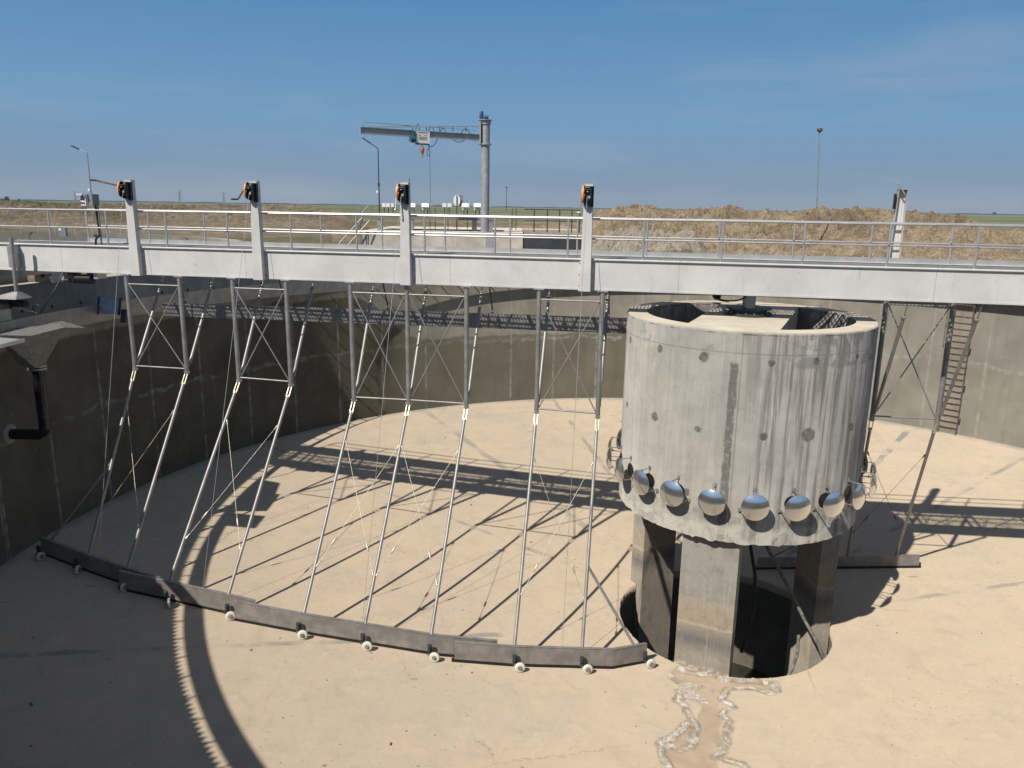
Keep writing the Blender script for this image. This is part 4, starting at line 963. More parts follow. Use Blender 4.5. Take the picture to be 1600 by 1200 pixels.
# ---- blades with casters
def blade(label, pts, h, casters, side=-1, mat='blade', ends=(0, 0), grp='scraper blades on the tank floor'):
    P = [fl(t, w_) for t, w_ in pts]; root = thing('floor_scraper', label, 'floor scraper', P[len(P)//2], grp)
    mb = MB(); mr_ = MB(); lip = MB()
    for k in range(len(P)-1):
        a, b = P[k], P[k+1]; d = (b-a).normalized(); nn = V((-d.y, d.x, 0)).normalized()
        def bar(m, z0, z1, w0, w1, ex=0.0):
            a2, b2 = a - d*(ex if k == 0 else 0), b + d*(ex if k == len(P)-2 else 0)
            m.hexa([a2 + nn*w0 + Z*z0, b2 + nn*w0 + Z*z0, b2 + nn*w1 + Z*z0, a2 + nn*w1 + Z*z0, a2 + nn*w0 + Z*z1, b2 + nn*w0 + Z*z1, b2 + nn*w1 + Z*z1, a2 + nn*w1 + Z*z1])
        bar(mb, 0.10, h, -0.005, 0.005); bar(mb, h, h+0.008, -0.02, 0.07); bar(mb, 0.10, 0.17, -0.012, -0.0055)
        bar(mr_, 0.005, 0.12, 0.007, 0.022, 0.08)
        n_b = int((b-a).length/0.38)
        for j in range(n_b): lip.lathe([(0.010, 0), (0.010, 0.008)], a + (b-a)*((j+0.5)/n_b) - nn*0.012 + Z*0.135, 6, -nn, sm=False)
    bo = obj('blade_plate', mb, M[mat], root); obj('rubber_lip', mr_, M['rubber'], root); obj('bolt_row', lip, M['darksteel'], bo)
    for t, w_, ang in casters:
        p = fl(t, w_); ca = V((cos(ang), sin(ang), 0)); cb = V((-ca.y, ca.x, 0))
        # fork bracket on the blade
        q = fl(t-0.16, w_+0.14); q2 = q + Z*0.30 - N*0.02
        mb = MB(); mb.box(q2, 0.055, 0.03, 0.10, U, N); mb.box(q2 - N*0.04 + Z*0.02, 0.03, 0.03, 0.06, U, N); mb.box(q2 - N*0.05 - Z*0.13, 0.05, 0.05, 0.012, U, N); cs = obj('caster', mb, M['darksteel'], root)
        c = p + Z*0.135; mb = MB(); mb.lathe([(0.10, -0.033), (0.13, -0.028), (0.135, -0.015), (0.135, 0.015), (0.13, 0.028), (0.10, 0.033), (0.10, 0.02), (0.03, 0.02), (0.03, 0.04), (0.001, 0.04)], c, 24, cb)
        mb.lathe([(0.10, -0.033), (0.10, -0.02), (0.03, -0.02), (0.03, -0.04), (0.001, -0.04)], c, 24, cb, caps=False); obj('wheel', mb, M['cream'], cs)
        mb = MB(); e = q2 - Z*0.14 - N*0.05; dd = (c-e); L = dd.length; dd.normalize(); sd_ = cb
        for s in (-1, 1): mb.box((c+e)/2 + cb*0.055*s, L/2 + 0.03, 0.006, 0.036, dd, cb)
        mb.lathe([(0.062, -0.045), (0.062, 0.045)], c, 16, cb)
        mb.tube([c - cb*0.06, c + cb*0.06], 0.012, 8); obj('wheel_fork', mb, M['sheet2'], cs)
    return root
aw = -0.30
blade('outermost scraper blade in the shade against the left wall', [(0.65, -2.51), (2.24, -2.88), (3.98, -3.22), (5.25, -3.42)], 0.58, [(0.90, -2.82, 1.2), (2.40, -3.12, 1.6), (4.21, -3.50, 0.9)])
blade('second scraper blade, half in shade below the second frame', [(4.05, -3.50), (5.82, -3.55), (7.46, -3.60), (8.3, -3.66)], 0.60, [(5.82, -3.84, 1.9), (7.67, -3.86, 0.35)])
blade('third and longest sunlit scraper blade under the three-legged frame', [(7.80, -3.84), (9.7, -3.80), (11.41, -3.70), (13.43, -3.58), (14.9, -3.30)], 0.59, [(9.84, -4.05, 0.1), (11.60, -3.98, 0.0), (13.38, -3.88, -0.1)])
blade('bent scraper blade ending beside the feed well sump', [(13.87, -3.72), (15.3, -3.42), (17.85, -2.66), (18.70, -2.05)], 0.58, [(15.56, -3.60, 0.1), (17.24, -3.10, 0.2), (18.83, -2.28, 0.4)])
blade('rightmost scraper blade beyond the feed well columns', [(22.2, 4.36), (25.27, 4.77), (27.4, 5.0)], 0.46, [])

# ---- winch cables
def cable(label, a, b, r=0.006):
    mb = MB(); mb.tube([a, b], r, 5); o = obj('winch_cable', mb, M['sheet'], loc=a); tag(o, label, 'cable', 'thin steel winch cables')
cable('thin steel cable from the leftmost winch down to its blade', br(2.97, -0.40, 1.58), fl(3.05, -3.02) + Z*0.6)
cable('thin steel cable from the second winch down to its blade', br(6.99, -0.40, 1.58), fl(6.70, -3.57) + Z*0.62)
cable('thin steel cable from the middle winch down to the longest blade', br(11.48, -0.40, 1.58), fl(11.38, -3.72) + Z*0.61)
cable('thin steel cable from the winch near the feed well down to the bent blade', br(16.51, -0.40, 1.58), fl(16.56, -3.05) + Z*0.6)
cable('thin steel cable right of the feed well', br(24.75, WF+0.1, BZ), fl(25.0, 4.76) + Z*0.46)

# ---- skimmer board hung along the bridge
sk = thing('skimmer_board', 'long steel skimmer board hanging under the bridge, speckled by light through the grating', 'skimmer', br(10, 1.5, -2.35))
mb = MB(); mb.hexa([br(2.1, 2.16, -2.41), br(17.7, 2.46, -2.36), br(17.7, 2.468, -2.36), br(2.1, 2.168, -2.41), br(2.1, 2.16, -1.97), br(17.7, 2.46, -1.88), br(17.7, 2.468, -1.88), br(2.1, 2.168, -1.97)])
obj('skimmer_plate', mb, M['baffle'], sk)
for t in (2.9, 6.5, 10.0, 13.4, 17.0):
    wv = 2.17 + (t-2.1)/15.6*0.30
    mb = MB(); mb.tube([br(t, wv+0.03, -1.80), br(t, WF-0.04, BZ)], 0.022, 8); mb.box(br(t, wv+0.05, -2.1), 0.03, 0.03, 0.24, U, N); obj('hanger', mb, M['darksteel'], sk)
# drive motor under the left end of the bridge
dm = thing('drive_motor', 'black drive motor hanging under the left end of the bridge', 'motor', br(0.85, 0.5, BZ-0.12))
mb = MB(); mb.tube([br(0.45, 0.2, BZ-0.22), br(1.15, 0.2, BZ-0.22)], 0.15, 16); mb.bbox(0.38, 0.60, 0.05, 0.4, BZ-0.34, BZ-0.02); mb.bbox(0.95, 1.20, 0.22, 0.5, BZ-0.22, BZ-0.02); obj('motor_body', mb, M['black'], dm)
mb = MB(); mb.bbox(0.10, 0.22, 0.1, 0.5, BZ-0.26, BZ-0.003); mb.bbox(1.28, 1.42, 0.1, 0.5, BZ-0.20, BZ-0.003); obj('motor_bracket', mb, M['sheet'], dm)

# ---- left edge: stand pipe with hooded brush motor and hanging cable
bm_ = thing('weir_cleaner', 'grey upright pipe over a hooded motor at the left edge of the photo', 'weir cleaner', br(-1.02, -0.55, -1.5))
mb = MB(); mb.tube([br(-0.93, -0.52, 0.20), br(-0.98, -0.52, -1.45)], 0.062, 14); o_ = obj('stand_pipe', mb, M['tube'], bm_)
mb = MB()
for zz in (-0.35, -1.0): mb.tube([br(-0.95, -0.52, zz-0.02), br(-0.95, -0.52, zz+0.02)], 0.068, 14)
obj('pipe_clamp', mb, M['galv'], o_)
ap = br(-0.98, -0.52, -1.44); hb = [br(-1.75, -0.85, -1.64), br(-0.72, -0.85, -1.64), br(-0.72, -0.2, -1.64), br(-1.75, -0.2, -1.64)]
mb = MB(); top4 = [ap + U*a + N*b for a, b in ((-0.10, -0.08), (0.10, -0.08), (0.10, 0.08), (-0.10, 0.08))]
mb.hexa(hb + top4); obj('motor_hood', mb, M['galv'], bm_)
mb = MB(); mb.tube([br(-1.65, -0.5, -1.80), br(-0.70, -0.5, -1.80)], 0.11, 14); mb.bbox(-1.65, -1.15, -0.7, -0.3, -1.95, -1.67); obj('motor_body', mb, M['black'], bm_)
mb = MB(); mb.bbox(-1.9, -1.5, -0.9, -0.3, -2.35, -2.0); obj('brush_plate', mb, M['sheet'], bm_)
mb = MB(); cen = br(-0.22, -0.62, -1.93)*1.0
loop = [cen + U*(0.15*cos(q)) + Z*(0.14*sin(q)) for q in [0.2 + 2*pi*k/20 for k in range(19)]]
mb.tube([br(-1.9, -0.62, -1.98), br(-0.9, -0.62, -1.93), br(-0.5, -0.62, -2.02)] + [cen + U*(0.15*cos(q)) + Z*(0.14*sin(q)) for q in [-2.4 + 2*pi*k/20 for k in range(27)]] + [br(0.12, -0.62, -1.75), br(0.33, -0.4, -1.3), br(0.40, -0.1, BZ-0.01)], 0.021, 8)
obj('power_cable', mb, M['black'], bm_)

# ---- scum hopper and drain pipe at the left wall
hp = thing('scum_hopper', 'tapered steel scum hopper with a bright tray beside the left wall', 'hopper', (-13.7, 21.3, -4.6))
rad = V((C.x+13.7, C.y-21.7, 0)).normalized(); tan = V((-rad.y, rad.x, 0))   # rad points to the centre
hc = V((-13.67, 21.55, 0))
def hq(r_, t_, z_): return hc + rad*r_ + tan*t_ + Z*z_
mb = MB(); mb.hexa([hq(-0.20, -0.20, -4.62), hq(0.20, -0.20, -4.62), hq(0.20, 0.20, -4.62), hq(-0.20, 0.20, -4.62), hq(-0.5, -0.75, -3.62), hq(0.55, -0.75, -3.62), hq(0.55, 0.85, -3.62), hq(-0.5, 0.85, -3.62)]); obj('hopper_body', mb, M['dull'], hp)
mb = MB(); mb.hexa([hq(-0.5, 0.85, -3.63), hq(0.55, 0.85, -3.63), hq(0.35, 2.3, -4.00), hq(-0.7, 2.3, -4.00), hq(-0.5, 0.85, -3.61), hq(0.55, 0.85, -3.61), hq(0.35, 2.3, -3.98), hq(-0.7, 2.3, -3.98)]) if False else None
# sloping beach plate between tray and baffle
b1 = [atp for atp in ()]
mb = MB(); mb.hexa([hq(-0.50, 0.80, -3.66), hq(0.40, 0.80, -3.66), hq(0.36, 2.1, -3.86), hq(-0.40, 2.1, -3.66), hq(-0.50, 0.80, -3.63), hq(0.40, 0.80, -3.63), hq(0.36, 2.1, -3.84), hq(-0.40, 2.1, -3.63)]); obj('beach_plate', mb, M['dull'], hp)
mb = MB(); mb.hexa([hq(-0.55, -2.2, -3.60), hq(0.62, -2.2, -3.66), hq(0.62, -1.15, -3.66), hq(-0.55, -1.15, -3.60), hq(-0.55, -2.2, -3.585), hq(0.62, -2.2, -3.645), hq(0.62, -1.15, -3.645), hq(-0.55, -1.15, -3.585)]); mb.hexa([hq(0.62, -2.2, -3.72), hq(0.64, -2.2, -3.72), hq(0.64, -1.15, -3.72), hq(0.62, -1.15, -3.72), hq(0.62, -2.2, -3.62), hq(0.64, -2.2, -3.62), hq(0.64, -1.15, -3.62), hq(0.62, -1.15, -3.62)])
obj('bright_tray', mb, M['sheet'], hp)
dp = thing('drain_pipe', 'black plastic drain pipe dropping from the hopper and turning into the left wall', 'pipe', (-13.67, 21.7, -6.7))
pc = V((-13.67, 21.72, 0)); wallp = V((-14.95, 21.80, -6.74))
mb = MB(); mb.tube([pc + Z*(-4.72), pc + Z*(-6.45), pc + Z*(-6.62) + (wallp-pc).normalized().to_3d()*0 + V((-0.05, 0, 0)), V((pc.x-0.18, pc.y, -6.72)), wallp], 0.155, 18); obj('pipe_body', mb, M['blackpipe'], dp)
mb = MB(); mb.lathe([(0.16, 0), (0.25, 0.0), (0.25, 0.05), (0.16, 0.05)], pc + Z*(-4.76), 24); mb.lathe([(0.16, 0), (0.25, 0.0), (0.25, 0.05), (0.16, 0.05)], pc + Z*(-4.68), 24); fl_ = obj('flange', mb, M['galv'], dp)
mb = MB(); mb.lathe([(0.30, 0), (0.27, 0.03), (0.16, 0.05)], V((-14.76, 21.78, -6.72)), 18, V((1, 0, 0))); obj('mortar_collar', mb, M['pale'], dp)
# ---- white sheet sign on the left wall (square hatch cover) and black tube beside it
hb_ = thing('stop_plate', 'square bluish steel gate plate in a dark frame under the left end of the bridge', 'gate plate', px_r(171, 478, 25.5))
c = px_r(170.5, 478, 25.5); gx = (U*0.98 + N*0.05).normalized(); gy0 = V((-gx.y, gx.x, 0)); gz = (Z*cos(0.30) + gy0*sin(0.30)).normalized(); gy = gz.cross(gx)
mb = MB(); mb.box(c, 0.36, 0.008, 0.27, gx, gy, gz); obj('gate_sheet', mb, M['gate'], hb_)
for s_2 in (-1, 1): mb = MB(); mb.box(c + gx*0.385*s_2, 0.03, 0.03, 0.30, gx, gy, gz); obj('gate_frame', mb, M['black'], hb_)
mb = MB(); mb.box(c + gx*0.50 - Z*0.32, 0.08, 0.05, 0.22, gx, gy); obj('seal_block', mb, M['black'], hb_)
# concrete block wall behind the rim at the far left
mb = MB(); mb.ring([(24.75, -3.4), (24.75, -2.2), (25.05, -2.2), (25.05, -3.4)], C, 30, 164.2, 192); o = obj('low_block_wall', mb, M['outer'], loc=CC); tag(o, 'short grey concrete wall just beyond the left rim under the bridge end', 'wall')

# ---- ladder on the right wall
ld = thing('wall_ladder', 'rusty steel ladder with side rails down the right tank wall', 'ladder', (21.1, 35.95, -10.4))
la = 45.6; rd = V((cos(radians(la)), sin(radians(la)), 0)); tg = V((-rd.y, rd.x, 0)); base = V((C.x, C.y, 0)) + rd*20.88
for s in (-1, 1):
    mb = MB(); lo = base + tg*0.40*s + Z*(-10.35); hi = base + tg*0.40*s + rd*0.02 + Z*(-3.2); mb.box((lo+hi)/2, 0.012, 0.035, (hi-lo).length/2, tg, rd); obj('ladder_rail', mb, M['rust'] if s > 0 else M['oldsteel'], ld)
for k in range(23):
    mb = MB(); c = base + Z*(-10.15 + 0.30*k); mb.box(c, 0.40, 0.016, 0.016, tg, rd); obj('rung', mb, M['rust'], ld)
for zz in (-4.2, -6.2, -8.0, -9.6):
    for s in (-1, 1):
        mb = MB(); c = base + tg*0.44*s + Z*zz; mb.box(c + rd*0.14, 0.03, 0.16, 0.012, tg, rd); obj('wall_bracket', mb, M['oldsteel'], ld)
for k, zz in enumerate((-4.3, -5.2, -6.1)):
    mb = MB(); mb.tube([base + tg*0.42 + Z*zz, base + tg*0.62 - rd*0.25 + Z*zz, base + tg*0.5 - rd*0.55 + Z*zz], 0.014, 6); obj('cage_hoop', mb, M['oldsteel'], ld)
mb = MB(); mb.tube([base + tg*0.62 - rd*0.25 + Z*(-3.4), base + tg*0.62 - rd*0.25 + Z*(-6.2)], 0.012, 6); mb.tube([base + tg*0.5 - rd*0.55 + Z*(-3.4), base + tg*0.5 - rd*0.55 + Z*(-6.2)], 0.012, 6); obj('cage_bar', mb, M['oldsteel'], ld)

# ================================================================== BACKGROUND STRUCTURES
D = 55.0
def zz(y, x, Dd): return px(x, y, Dd).z
pf = thing('concrete_platform', 'long pale concrete block platform behind the bridge with the crane on it', 'platform', px(760, 392, D))
xa, xb, xc = px(566, 370, D).x, px(817, 370, D).x, px(912, 370, D).x
zt_ = -1.78; mb = MB(); mb.wbox(xa, xb, D, D+13, GZ-0.5, zt_); obj('platform_block', mb, M['rough'], pf)
mb = MB(); mb.wbox(xb+0.002, xc, D+0.1, D+9, GZ-0.5, zt_-0.36); obj('dark_block', mb, M['darkwall'], pf)
mb = MB(); mb.wbox(xb-0.4, xc+0.5, D+9.2, D+13, GZ-0.3, zt_-0.02); obj('platform_block', mb, M['slab'], pf)
# raised table slab with legs
tb = thing('raised_slab', 'grey raised slab on block legs around the crane foot', 'slab', (px(640, 360, 57).x, 57.5, zt_))
x0, x1 = px(583, 335, 57).x, px(772, 335, 57).x
mb = MB(); mb.wbox(x0, x1, 57, 60.5, -0.98, -0.62); obj('slab_deck', mb, M['neigh'], tb)
for X in (593, 642, 741, 755, 766):
    xx = px(X, 350, 57).x; mb = MB(); mb.wbox(xx-0.17, xx+0.17, 57.05, 57.5, zt_, -0.981); obj('slab_leg', mb, M['galv'], tb)
mb = MB(); xx = px(765, 375, D).x; mb.wbox(xx-0.28, xx+0.30, D-0.12, D-0.02, GZ-0.3, zt_-0.1); o = obj('pipe_sleeve', mb, M['sheet'], loc=(xx, D-0.1, GZ)); tag(o, 'bluish white upright sheet in front of the pale platform', 'panel')
# jib crane
cz0 = zt_; cx = px(757.5, 300, D).x; ztop = px(757, 187, D).z
cr = thing('jib_crane', 'tall grey jib crane with a long boom pointing left', 'crane', (cx, D+3.2, -1.78))
cy = D+0.6
mb = MB(); mb.lathe([(0.46, zt_), (0.46, zt_+0.06), (0.30, zt_+0.06), (0.30, ztop-0.25), (0.37, ztop-0.25), (0.37, ztop), (0.001, ztop)], (cx, cy, 0), 28); obj('crane_column', mb, M['crane'], cr)
zc = px(757, 224, D).z; mb = MB(); mb.lathe([(0.38, zc-0.06), (0.43, zc-0.06), (0.43, zc+0.02), (0.38, zc+0.02)], (cx, cy, 0), 28); mb.lathe([(0.5, ztop+0.0), (0.5, ztop+0.05), (0.001, ztop+0.05)], (cx-0.05, cy, 0), 20); mb.box((cx-0.35, cy-0.2, (ztop+px(757, 222, D).z)/2-0.1), 0.05, 0.2, (ztop-px(757, 222, D).z)/2, V((1, 0, 0)), V((0, 1, 0))); obj('swivel_head', mb, M['crane'], cr)
mb = MB(); mb.lathe([(0.13, 0.05), (0.15, 0.2), (0.13, 0.55), (0.09, 0.62)], (cx-0.28, cy, ztop), 14); mb.lathe([(0.11, 0), (0.13, 0.3)], (cx-0.1, cy, ztop+0.22), 12, V((1, 0, 0))); obj('slewing_motor', mb, M['blue'], cr)
bt = px(746, 209, D).z; bb = px(746, 217, D).z; xe = px(560, 201, D*0.925).x; ye = cy-4.2
bo0 = V((cx-0.30, cy-0.1, 0)); bo1 = V((xe, ye, 0)); bd = (bo1-bo0).normalized(); bn = V((-bd.y, bd.x, 0)); L = (bo1-bo0).length
mb = MB(); mid = (bo0+bo1)/2
H = 0.42
for z_, hw, hh in ((bt-0.015, 0.12, 0.015), (bt-H+0.015, 0.12, 0.015), (bt-H/2, 0.008, H/2-0.03)): mb.box(mid + Z*z_, L/2, hw, hh, bd, bn)
bmz = obj('boom', mb, M['crane'], cr)
mb = MB(); mb.box(bo1 + Z*(bt-H/2), 0.01, 0.12, H/2, bd, bn); obj('boom_end_plate', mb, M['sheet'], cr)
t0 = bo0 + Z*(ztop-0.40) + bd*0.02; t1 = bo1.lerp(bo0, 0.06) + Z*(bt+0.02); mb = MB(); d = (t1-t0).normalized(); mb.box((t0+t1)/2, (t1-t0).length/2, 0.05, 0.035, d, bn, d.cross(bn)); obj('tie_bar', mb, M['rail'], cr)
mb = MB()
for f_ in (0.14, 0.26, 0.38, 0.50, 0.62):
    p = t0.lerp(t1, f_); mb.box(p - Z*0.16, 0.02, 0.02, 0.16, bd, bn); obj_z = p
mb.tube([bo0.lerp(bo1, 0.05) + Z*(bt+0.25), bo0.lerp(bo1, 0.68) + Z*(bt+0.28)], 0.01, 5); mb.tube([bo1.lerp(bo0, 0.03) + Z*bt, bo1.lerp(bo0, 0.03) + Z*(bt+0.32), bo1.lerp(bo0, 0.12) + Z*(bt+0.30), bo1.lerp(bo0, 0.4) + Z*(bt+0.25)], 0.012, 5)
obj('cable_hanger', mb, M['darksteel'], cr)
for f0, f1, dz_, up in ((0.37, 0.49, -0.55, -1), (0.14, 0.24, -0.16, -1), (0.40, 0.45, 0.28, 1), (0.30, 0.35, 0.25, 1), (0.09, 0.17, 0.3, 1), (0.52, 0.555, 0.42, 1)):
    mb = MB(); pts = []
    zb0 = bt if up > 0 else bt-H
    for k in range(9):
        s = k/8; pts.append(bo0.lerp(bo1, f0+(f1-f0)*s) + Z*(zb0 + dz_*4*s*(1-s)) - bn*0.1)
    mb.tube(pts, 0.022, 5); obj('festoon_cable', mb, M['black'], cr)
# hoist on the boom
hx = px(654.5, 213, D*0.95); hfr = (hx.x-bo0.x)/(bo1.x-bo0.x); hp0 = bo0.lerp(bo1, hfr)
ho = thing('chain_hoist', 'white-boxed electric hoist with an orange hook under the crane boom', 'hoist', hp0 + Z*(bt-H))
f = V((0, -1, 0)); fxh = -bd; fnh = bn if bn.y < 0 else -bn
c = hp0 + fnh*0.22; zc1 = px(654, 204, 52.5).z; zc0 = px(654, 223, 52.5).z
mb = MB(); mb.box(c + Z*((zc1+zc0)/2), 0.50, 0.10, (zc1-zc0)/2, fxh, fnh); pl_ = obj('hoist_cover', mb, M['white'], ho)
mb = MB()
for k, (yy, ww) in enumerate(((0.30, 0.34), (0.13, 0.10), (0.13, 0.12), (0.02, 0.30), (-0.06, 0.30), (-0.14, 0.28))):
    off = (-0.2 if k == 1 else 0.2 if k == 2 else 0.02); mb.box(c + fxh*off + fnh*0.104 + Z*((zc1+zc0)/2 + yy), ww, 0.004, 0.018 if k else 0.03, fxh, fnh)
obj('worn_lettering', mb, M['grey'], pl_)
mb = MB(); mb.tube([c - fxh*0.85 + Z*((zc1+zc0)/2-0.12), c - fxh*0.5 + Z*((zc1+zc0)/2-0.12)], 0.2, 14); mb.box(c - fxh*0.58 + Z*((zc1+zc0)/2), 0.1, 0.15, 0.35, fxh, fnh); mb.box(c + Z*(zc0-0.03), 0.45, 0.1, 0.05, fxh, fnh); mb.box(hp0 + Z*(bt-H-0.08), 0.3, 0.12, 0.07, fxh, fnh); obj('hoist_motor', mb, M['teal'], ho)
hk = c + Z*(px(654, 235, 52.5).z); mb = MB(); mb.lathe([(0.03, 0.32), (0.11, 0.24), (0.14, 0.1), (0.10, -0.1), (0.04, -0.2)], hk, 12); mb.tube([hk + Z*(-0.2), hk + Z*(-0.3) + fxh*0.07, hk + Z*(-0.40), hk + Z*(-0.36) - fxh*0.08], 0.03, 6); obj('hook_block', mb, M['hook'], ho)
mb = MB(); mb.tube([c + fxh*0.03 + Z*zc0, hk + fxh*0.03 + Z*0.3], 0.012, 5); mb.tube([c - fxh*0.05 + Z*zc0, hk - fxh*0.05 + Z*0.3], 0.012, 5); obj('hoist_chain', mb, M['darksteel'], ho)
mb = MB(); q = c + fxh*0.48; lp = [q + fxh*(-0.05 + 0.11*cos(a_)) + Z*(px(654, 237, 52.5).z + 0.22*sin(a_)) for a_ in [pi/2 + 2*pi*k/12 for k in range(13)]]; mb.tube([q + Z*zc0] + lp, 0.022, 5); mb.tube([c + fxh*0.52 + Z*zc0, c + fxh*0.55 + Z*(px(667, 316, 53).z)], 0.012, 5); obj('pendant_cable', mb, M['darksteel'], ho)

# instrument shelters
def shelter(x, Dd, wpx, label, two=True):
    c = px(x, 322, Dd); k = Dd/F
    s_ = thing('instrument_shelter', label, 'instrument shelter', (c.x, Dd, -0.62), 'white instrument shelters on the raised slab')
    w_ = wpx*k/2; z1 = px(x, 317.5, Dd).z; z0 = px(x, 323.5, Dd).z
    mb = MB()
    if two:
        mb.hexa([(c.x-w_, Dd-0.35, z0), (c.x+w_, Dd-0.35, z0), (c.x+w_, Dd+0.3, z0+0.1), (c.x-w_, Dd+0.3, z0+0.1), (c.x-w_, Dd-0.2, z1), (c.x+w_, Dd-0.2, z1), (c.x+w_, Dd+0.3, z1), (c.x-w_, Dd+0.3, z1)])
        obj('sun_hood', mb, M['white'], s_); mb = MB(); z3 = px(x, 327, Dd).z; mb.wbox(c.x-w_*0.9, c.x+w_*0.9, Dd-0.1, Dd+0.1, z3-0.05, z3+0.14); obj('display_box', mb, M['white'], s_)
    else:
        mb.wbox(c.x-w_, c.x+w_, Dd-0.12, Dd+0.12, z0, z1); obj('display_box', mb, M['white'], s_)
    for q in ((-0.5, 0.5) if two else (0,)):
        mb = MB(); mb.tube([(c.x+q*w_, Dd+0.12, -0.62), (c.x+q*w_, Dd+0.12, z0+0.1)], 0.03, 6); obj('stand_pole', mb, M['darksteel'], s_)
for x, wp, two, lb in ((600, 5.5, False, 'small white box, leftmost on the raised slab'), (606.5, 5.5, False, 'small white box, second from the left on the raised slab'), (613.5, 4, False, 'small white box just left of the middle winch'),
                       (644, 11, True, 'hooded white shelter just right of the middle winch'), (665, 11, True, 'hooded white shelter left of the hanging crane cable foot'), (694.5, 6, False, 'small white box left of its twin, beside the round sign'),
                       (702.5, 6, False, 'small white box directly left of the eight-sided sign'), (727.5, 11, True, 'hooded white shelter right of the eight-sided sign'), (746, 11, True, 'hooded white shelter against the crane column')):
    shelter(x, 58.5, wp, lb, two)
# octagonal sign from behind
sg = thing('octagonal_sign', 'white back of an eight-sided sign with a grey plate behind on a post', 'sign', (px(714, 320, 59.5).x, 59.5, zt_))
c = px(713.8, 313.2, 59.5); mb = MB(); mb.prism([(0.27*cos(radians(22.5+45*k)), 0.42*sin(radians(22.5+45*k))) for k in range(8)], 0, 0.02, c, V((1, 0, 0)), Z, V((0, 1, 0))); obj('sign_face', mb, M['white'], sg)
mb = MB(); mb.wbox(c.x+0.12, c.x+0.46, 59.65, 59.68, c.z-0.36, c.z+0.40); obj('sign_face', mb, M['grey'], sg)
mb = MB(); mb.tube([(c.x, 59.46, zt_), (c.x, 59.46, c.z+0.36)], 0.035, 8); obj('sign_post', mb, M['darksteel'], sg)

# street lamps and camera poles
def lamp(label, x, ytop, ybase, Dd, arm, mat='galv', head=True):
    b = px(x, ybase, Dd); t = px(x, ytop, Dd); r = 0.045*(Dd/62 if Dd < 100 else 1.1)
    ln = thing('street_lamp', label, 'street lamp', b, 'slim lamp posts')
    mb = MB(); mb.tube([b, V((b.x, b.y, t.z))], [r*1.35, r*0.85], 8); obj('lamp_pole', mb, M[mat], ln)
    if arm:
        e = px(arm[0], arm[1], Dd); e = V((e.x, Dd, e.z)); mb = MB(); mb.tube([V((b.x, b.y, t.z)), e], r*0.8, 6); obj('lamp_arm', mb, M[mat], ln)
        d = (e - V((b.x, b.y, t.z))).normalized(); mb = MB(); mb.box(e + d*0.2, 0.32, 0.13, 0.05, d, V((0, 1, 0)), d.cross(V((0, 1, 0)))); obj('lamp_head', mb, M['darksteel'], ln)
    else:
        mb = MB(); mb.lathe([(0.06, 0), (0.18, 0.05), (0.19, 0.28), (0.08, 0.32)], V((b.x, b.y, t.z)), 10); obj('lamp_head', mb, M['darksteel'], ln)
    return ln, b, t
l1, b_, t_ = lamp('slim lamp post with a long arm at the far left, behind the control box', 147, 239, 345, 70, (121, 232)); 
mb = MB(); c = px(139.5, 297, 70); mb.lathe([(0.10, -0.1), (0.13, 0.0), (0.08, 0.1)], c, 8); mb.tube([c, px(143, 295, 70)], 0.03, 5); obj('dome_camera', mb, M['white'], l1)
l2, b_, t_ = lamp('slim lamp post with an arm left of the jib crane', 593.5, 232, 356, 62, (576, 222), 'darksteel')
mb = MB(); c = px(590, 300, 62); mb.lathe([(0.08, -0.1), (0.11, 0.0), (0.07, 0.1)], c, 8); mb.tube([c, px(593, 297, 62)], 0.03, 5); obj('dome_camera', mb, M['white'], l2)
mb = MB(); c = px(592, 288, 62); mb.box(c, 0.09, 0.09, 0.09); obj('sensor_box', mb, M['darksteel'], l2)
b_ = px(1273.5, 400, 49); t_ = px(1280.5, 207, 49)
ln = thing('street_lamp', 'tall thin post with a single top lamp rising from the right soil heap', 'street lamp', b_, 'slim lamp posts')
zt3 = px(1280, 207, 49).z; mb = MB(); mb.tube([b_, V((b_.x*0.54+t_.x*0.46, b_.y, -2+2.6)), V((t_.x, b_.y, zt3))], [0.038, 0.035, 0.032], 8); obj('lamp_pole', mb, M['galv'], ln)
mb = MB(); mb.tube([V((b_.x*0.54+t_.x*0.46, b_.y, 0.62)), V((b_.x*0.53+t_.x*0.47, b_.y, 0.82))], 0.075, 8); obj('pole_joint', mb, M['galv'], ln)
mb = MB(); mb.lathe([(0.05, 0.0), (0.15, 0.08), (0.17, 0.22), (0.10, 0.26)], V((t_.x, b_.y, zt3)), 12); obj('lamp_head', mb, M['oldsteel'], ln)
for x, yt, yb, Dd, lb in ((640.5, 281, 326, 210, 'distant thin lamp pole just right of the middle winch'), (791, 294, 330, 170, 'distant thin lamp pole right of the jib crane')): lamp(lb, x, yt, yb, Dd, None, 'darksteel')

# railings and stairs
def railing(name, label, pts, h, posts, mat='darksteel', mid=True, r=0.03):
    ro = thing(name, label, 'railing', pts[0]); mb = MB(); mb.tube([p + Z*h for p in pts], r, 6); obj('top_rail', mb, M[mat], ro)
    if mid: mb = MB(); mb.tube([p + Z*h*0.5 for p in pts], r*0.8, 6); obj('mid_rail', mb, M[mat], ro)
    for p in posts: mb = MB(); mb.tube([p, p + Z*h], r, 6); obj('rail_post', mb, M[mat], ro)
zr = zt_; y0 = D+6
pts = [px(819, 362, 58), px(905, 366, 57)]; pts = [V((p.x, p.y, zt_)) for p in pts]
railing('platform_railing', 'dark green railing on the right part of the platform', pts, 1.62, [pts[0].lerp(pts[1], s) for s in (0.18, 0.42, 0.64, 0.86, 1.0)], r=0.045)
pts = [V((px(800, 362, 60).x, 60, zt_)), V((px(806, 362, 60).x, 60, zt_))]
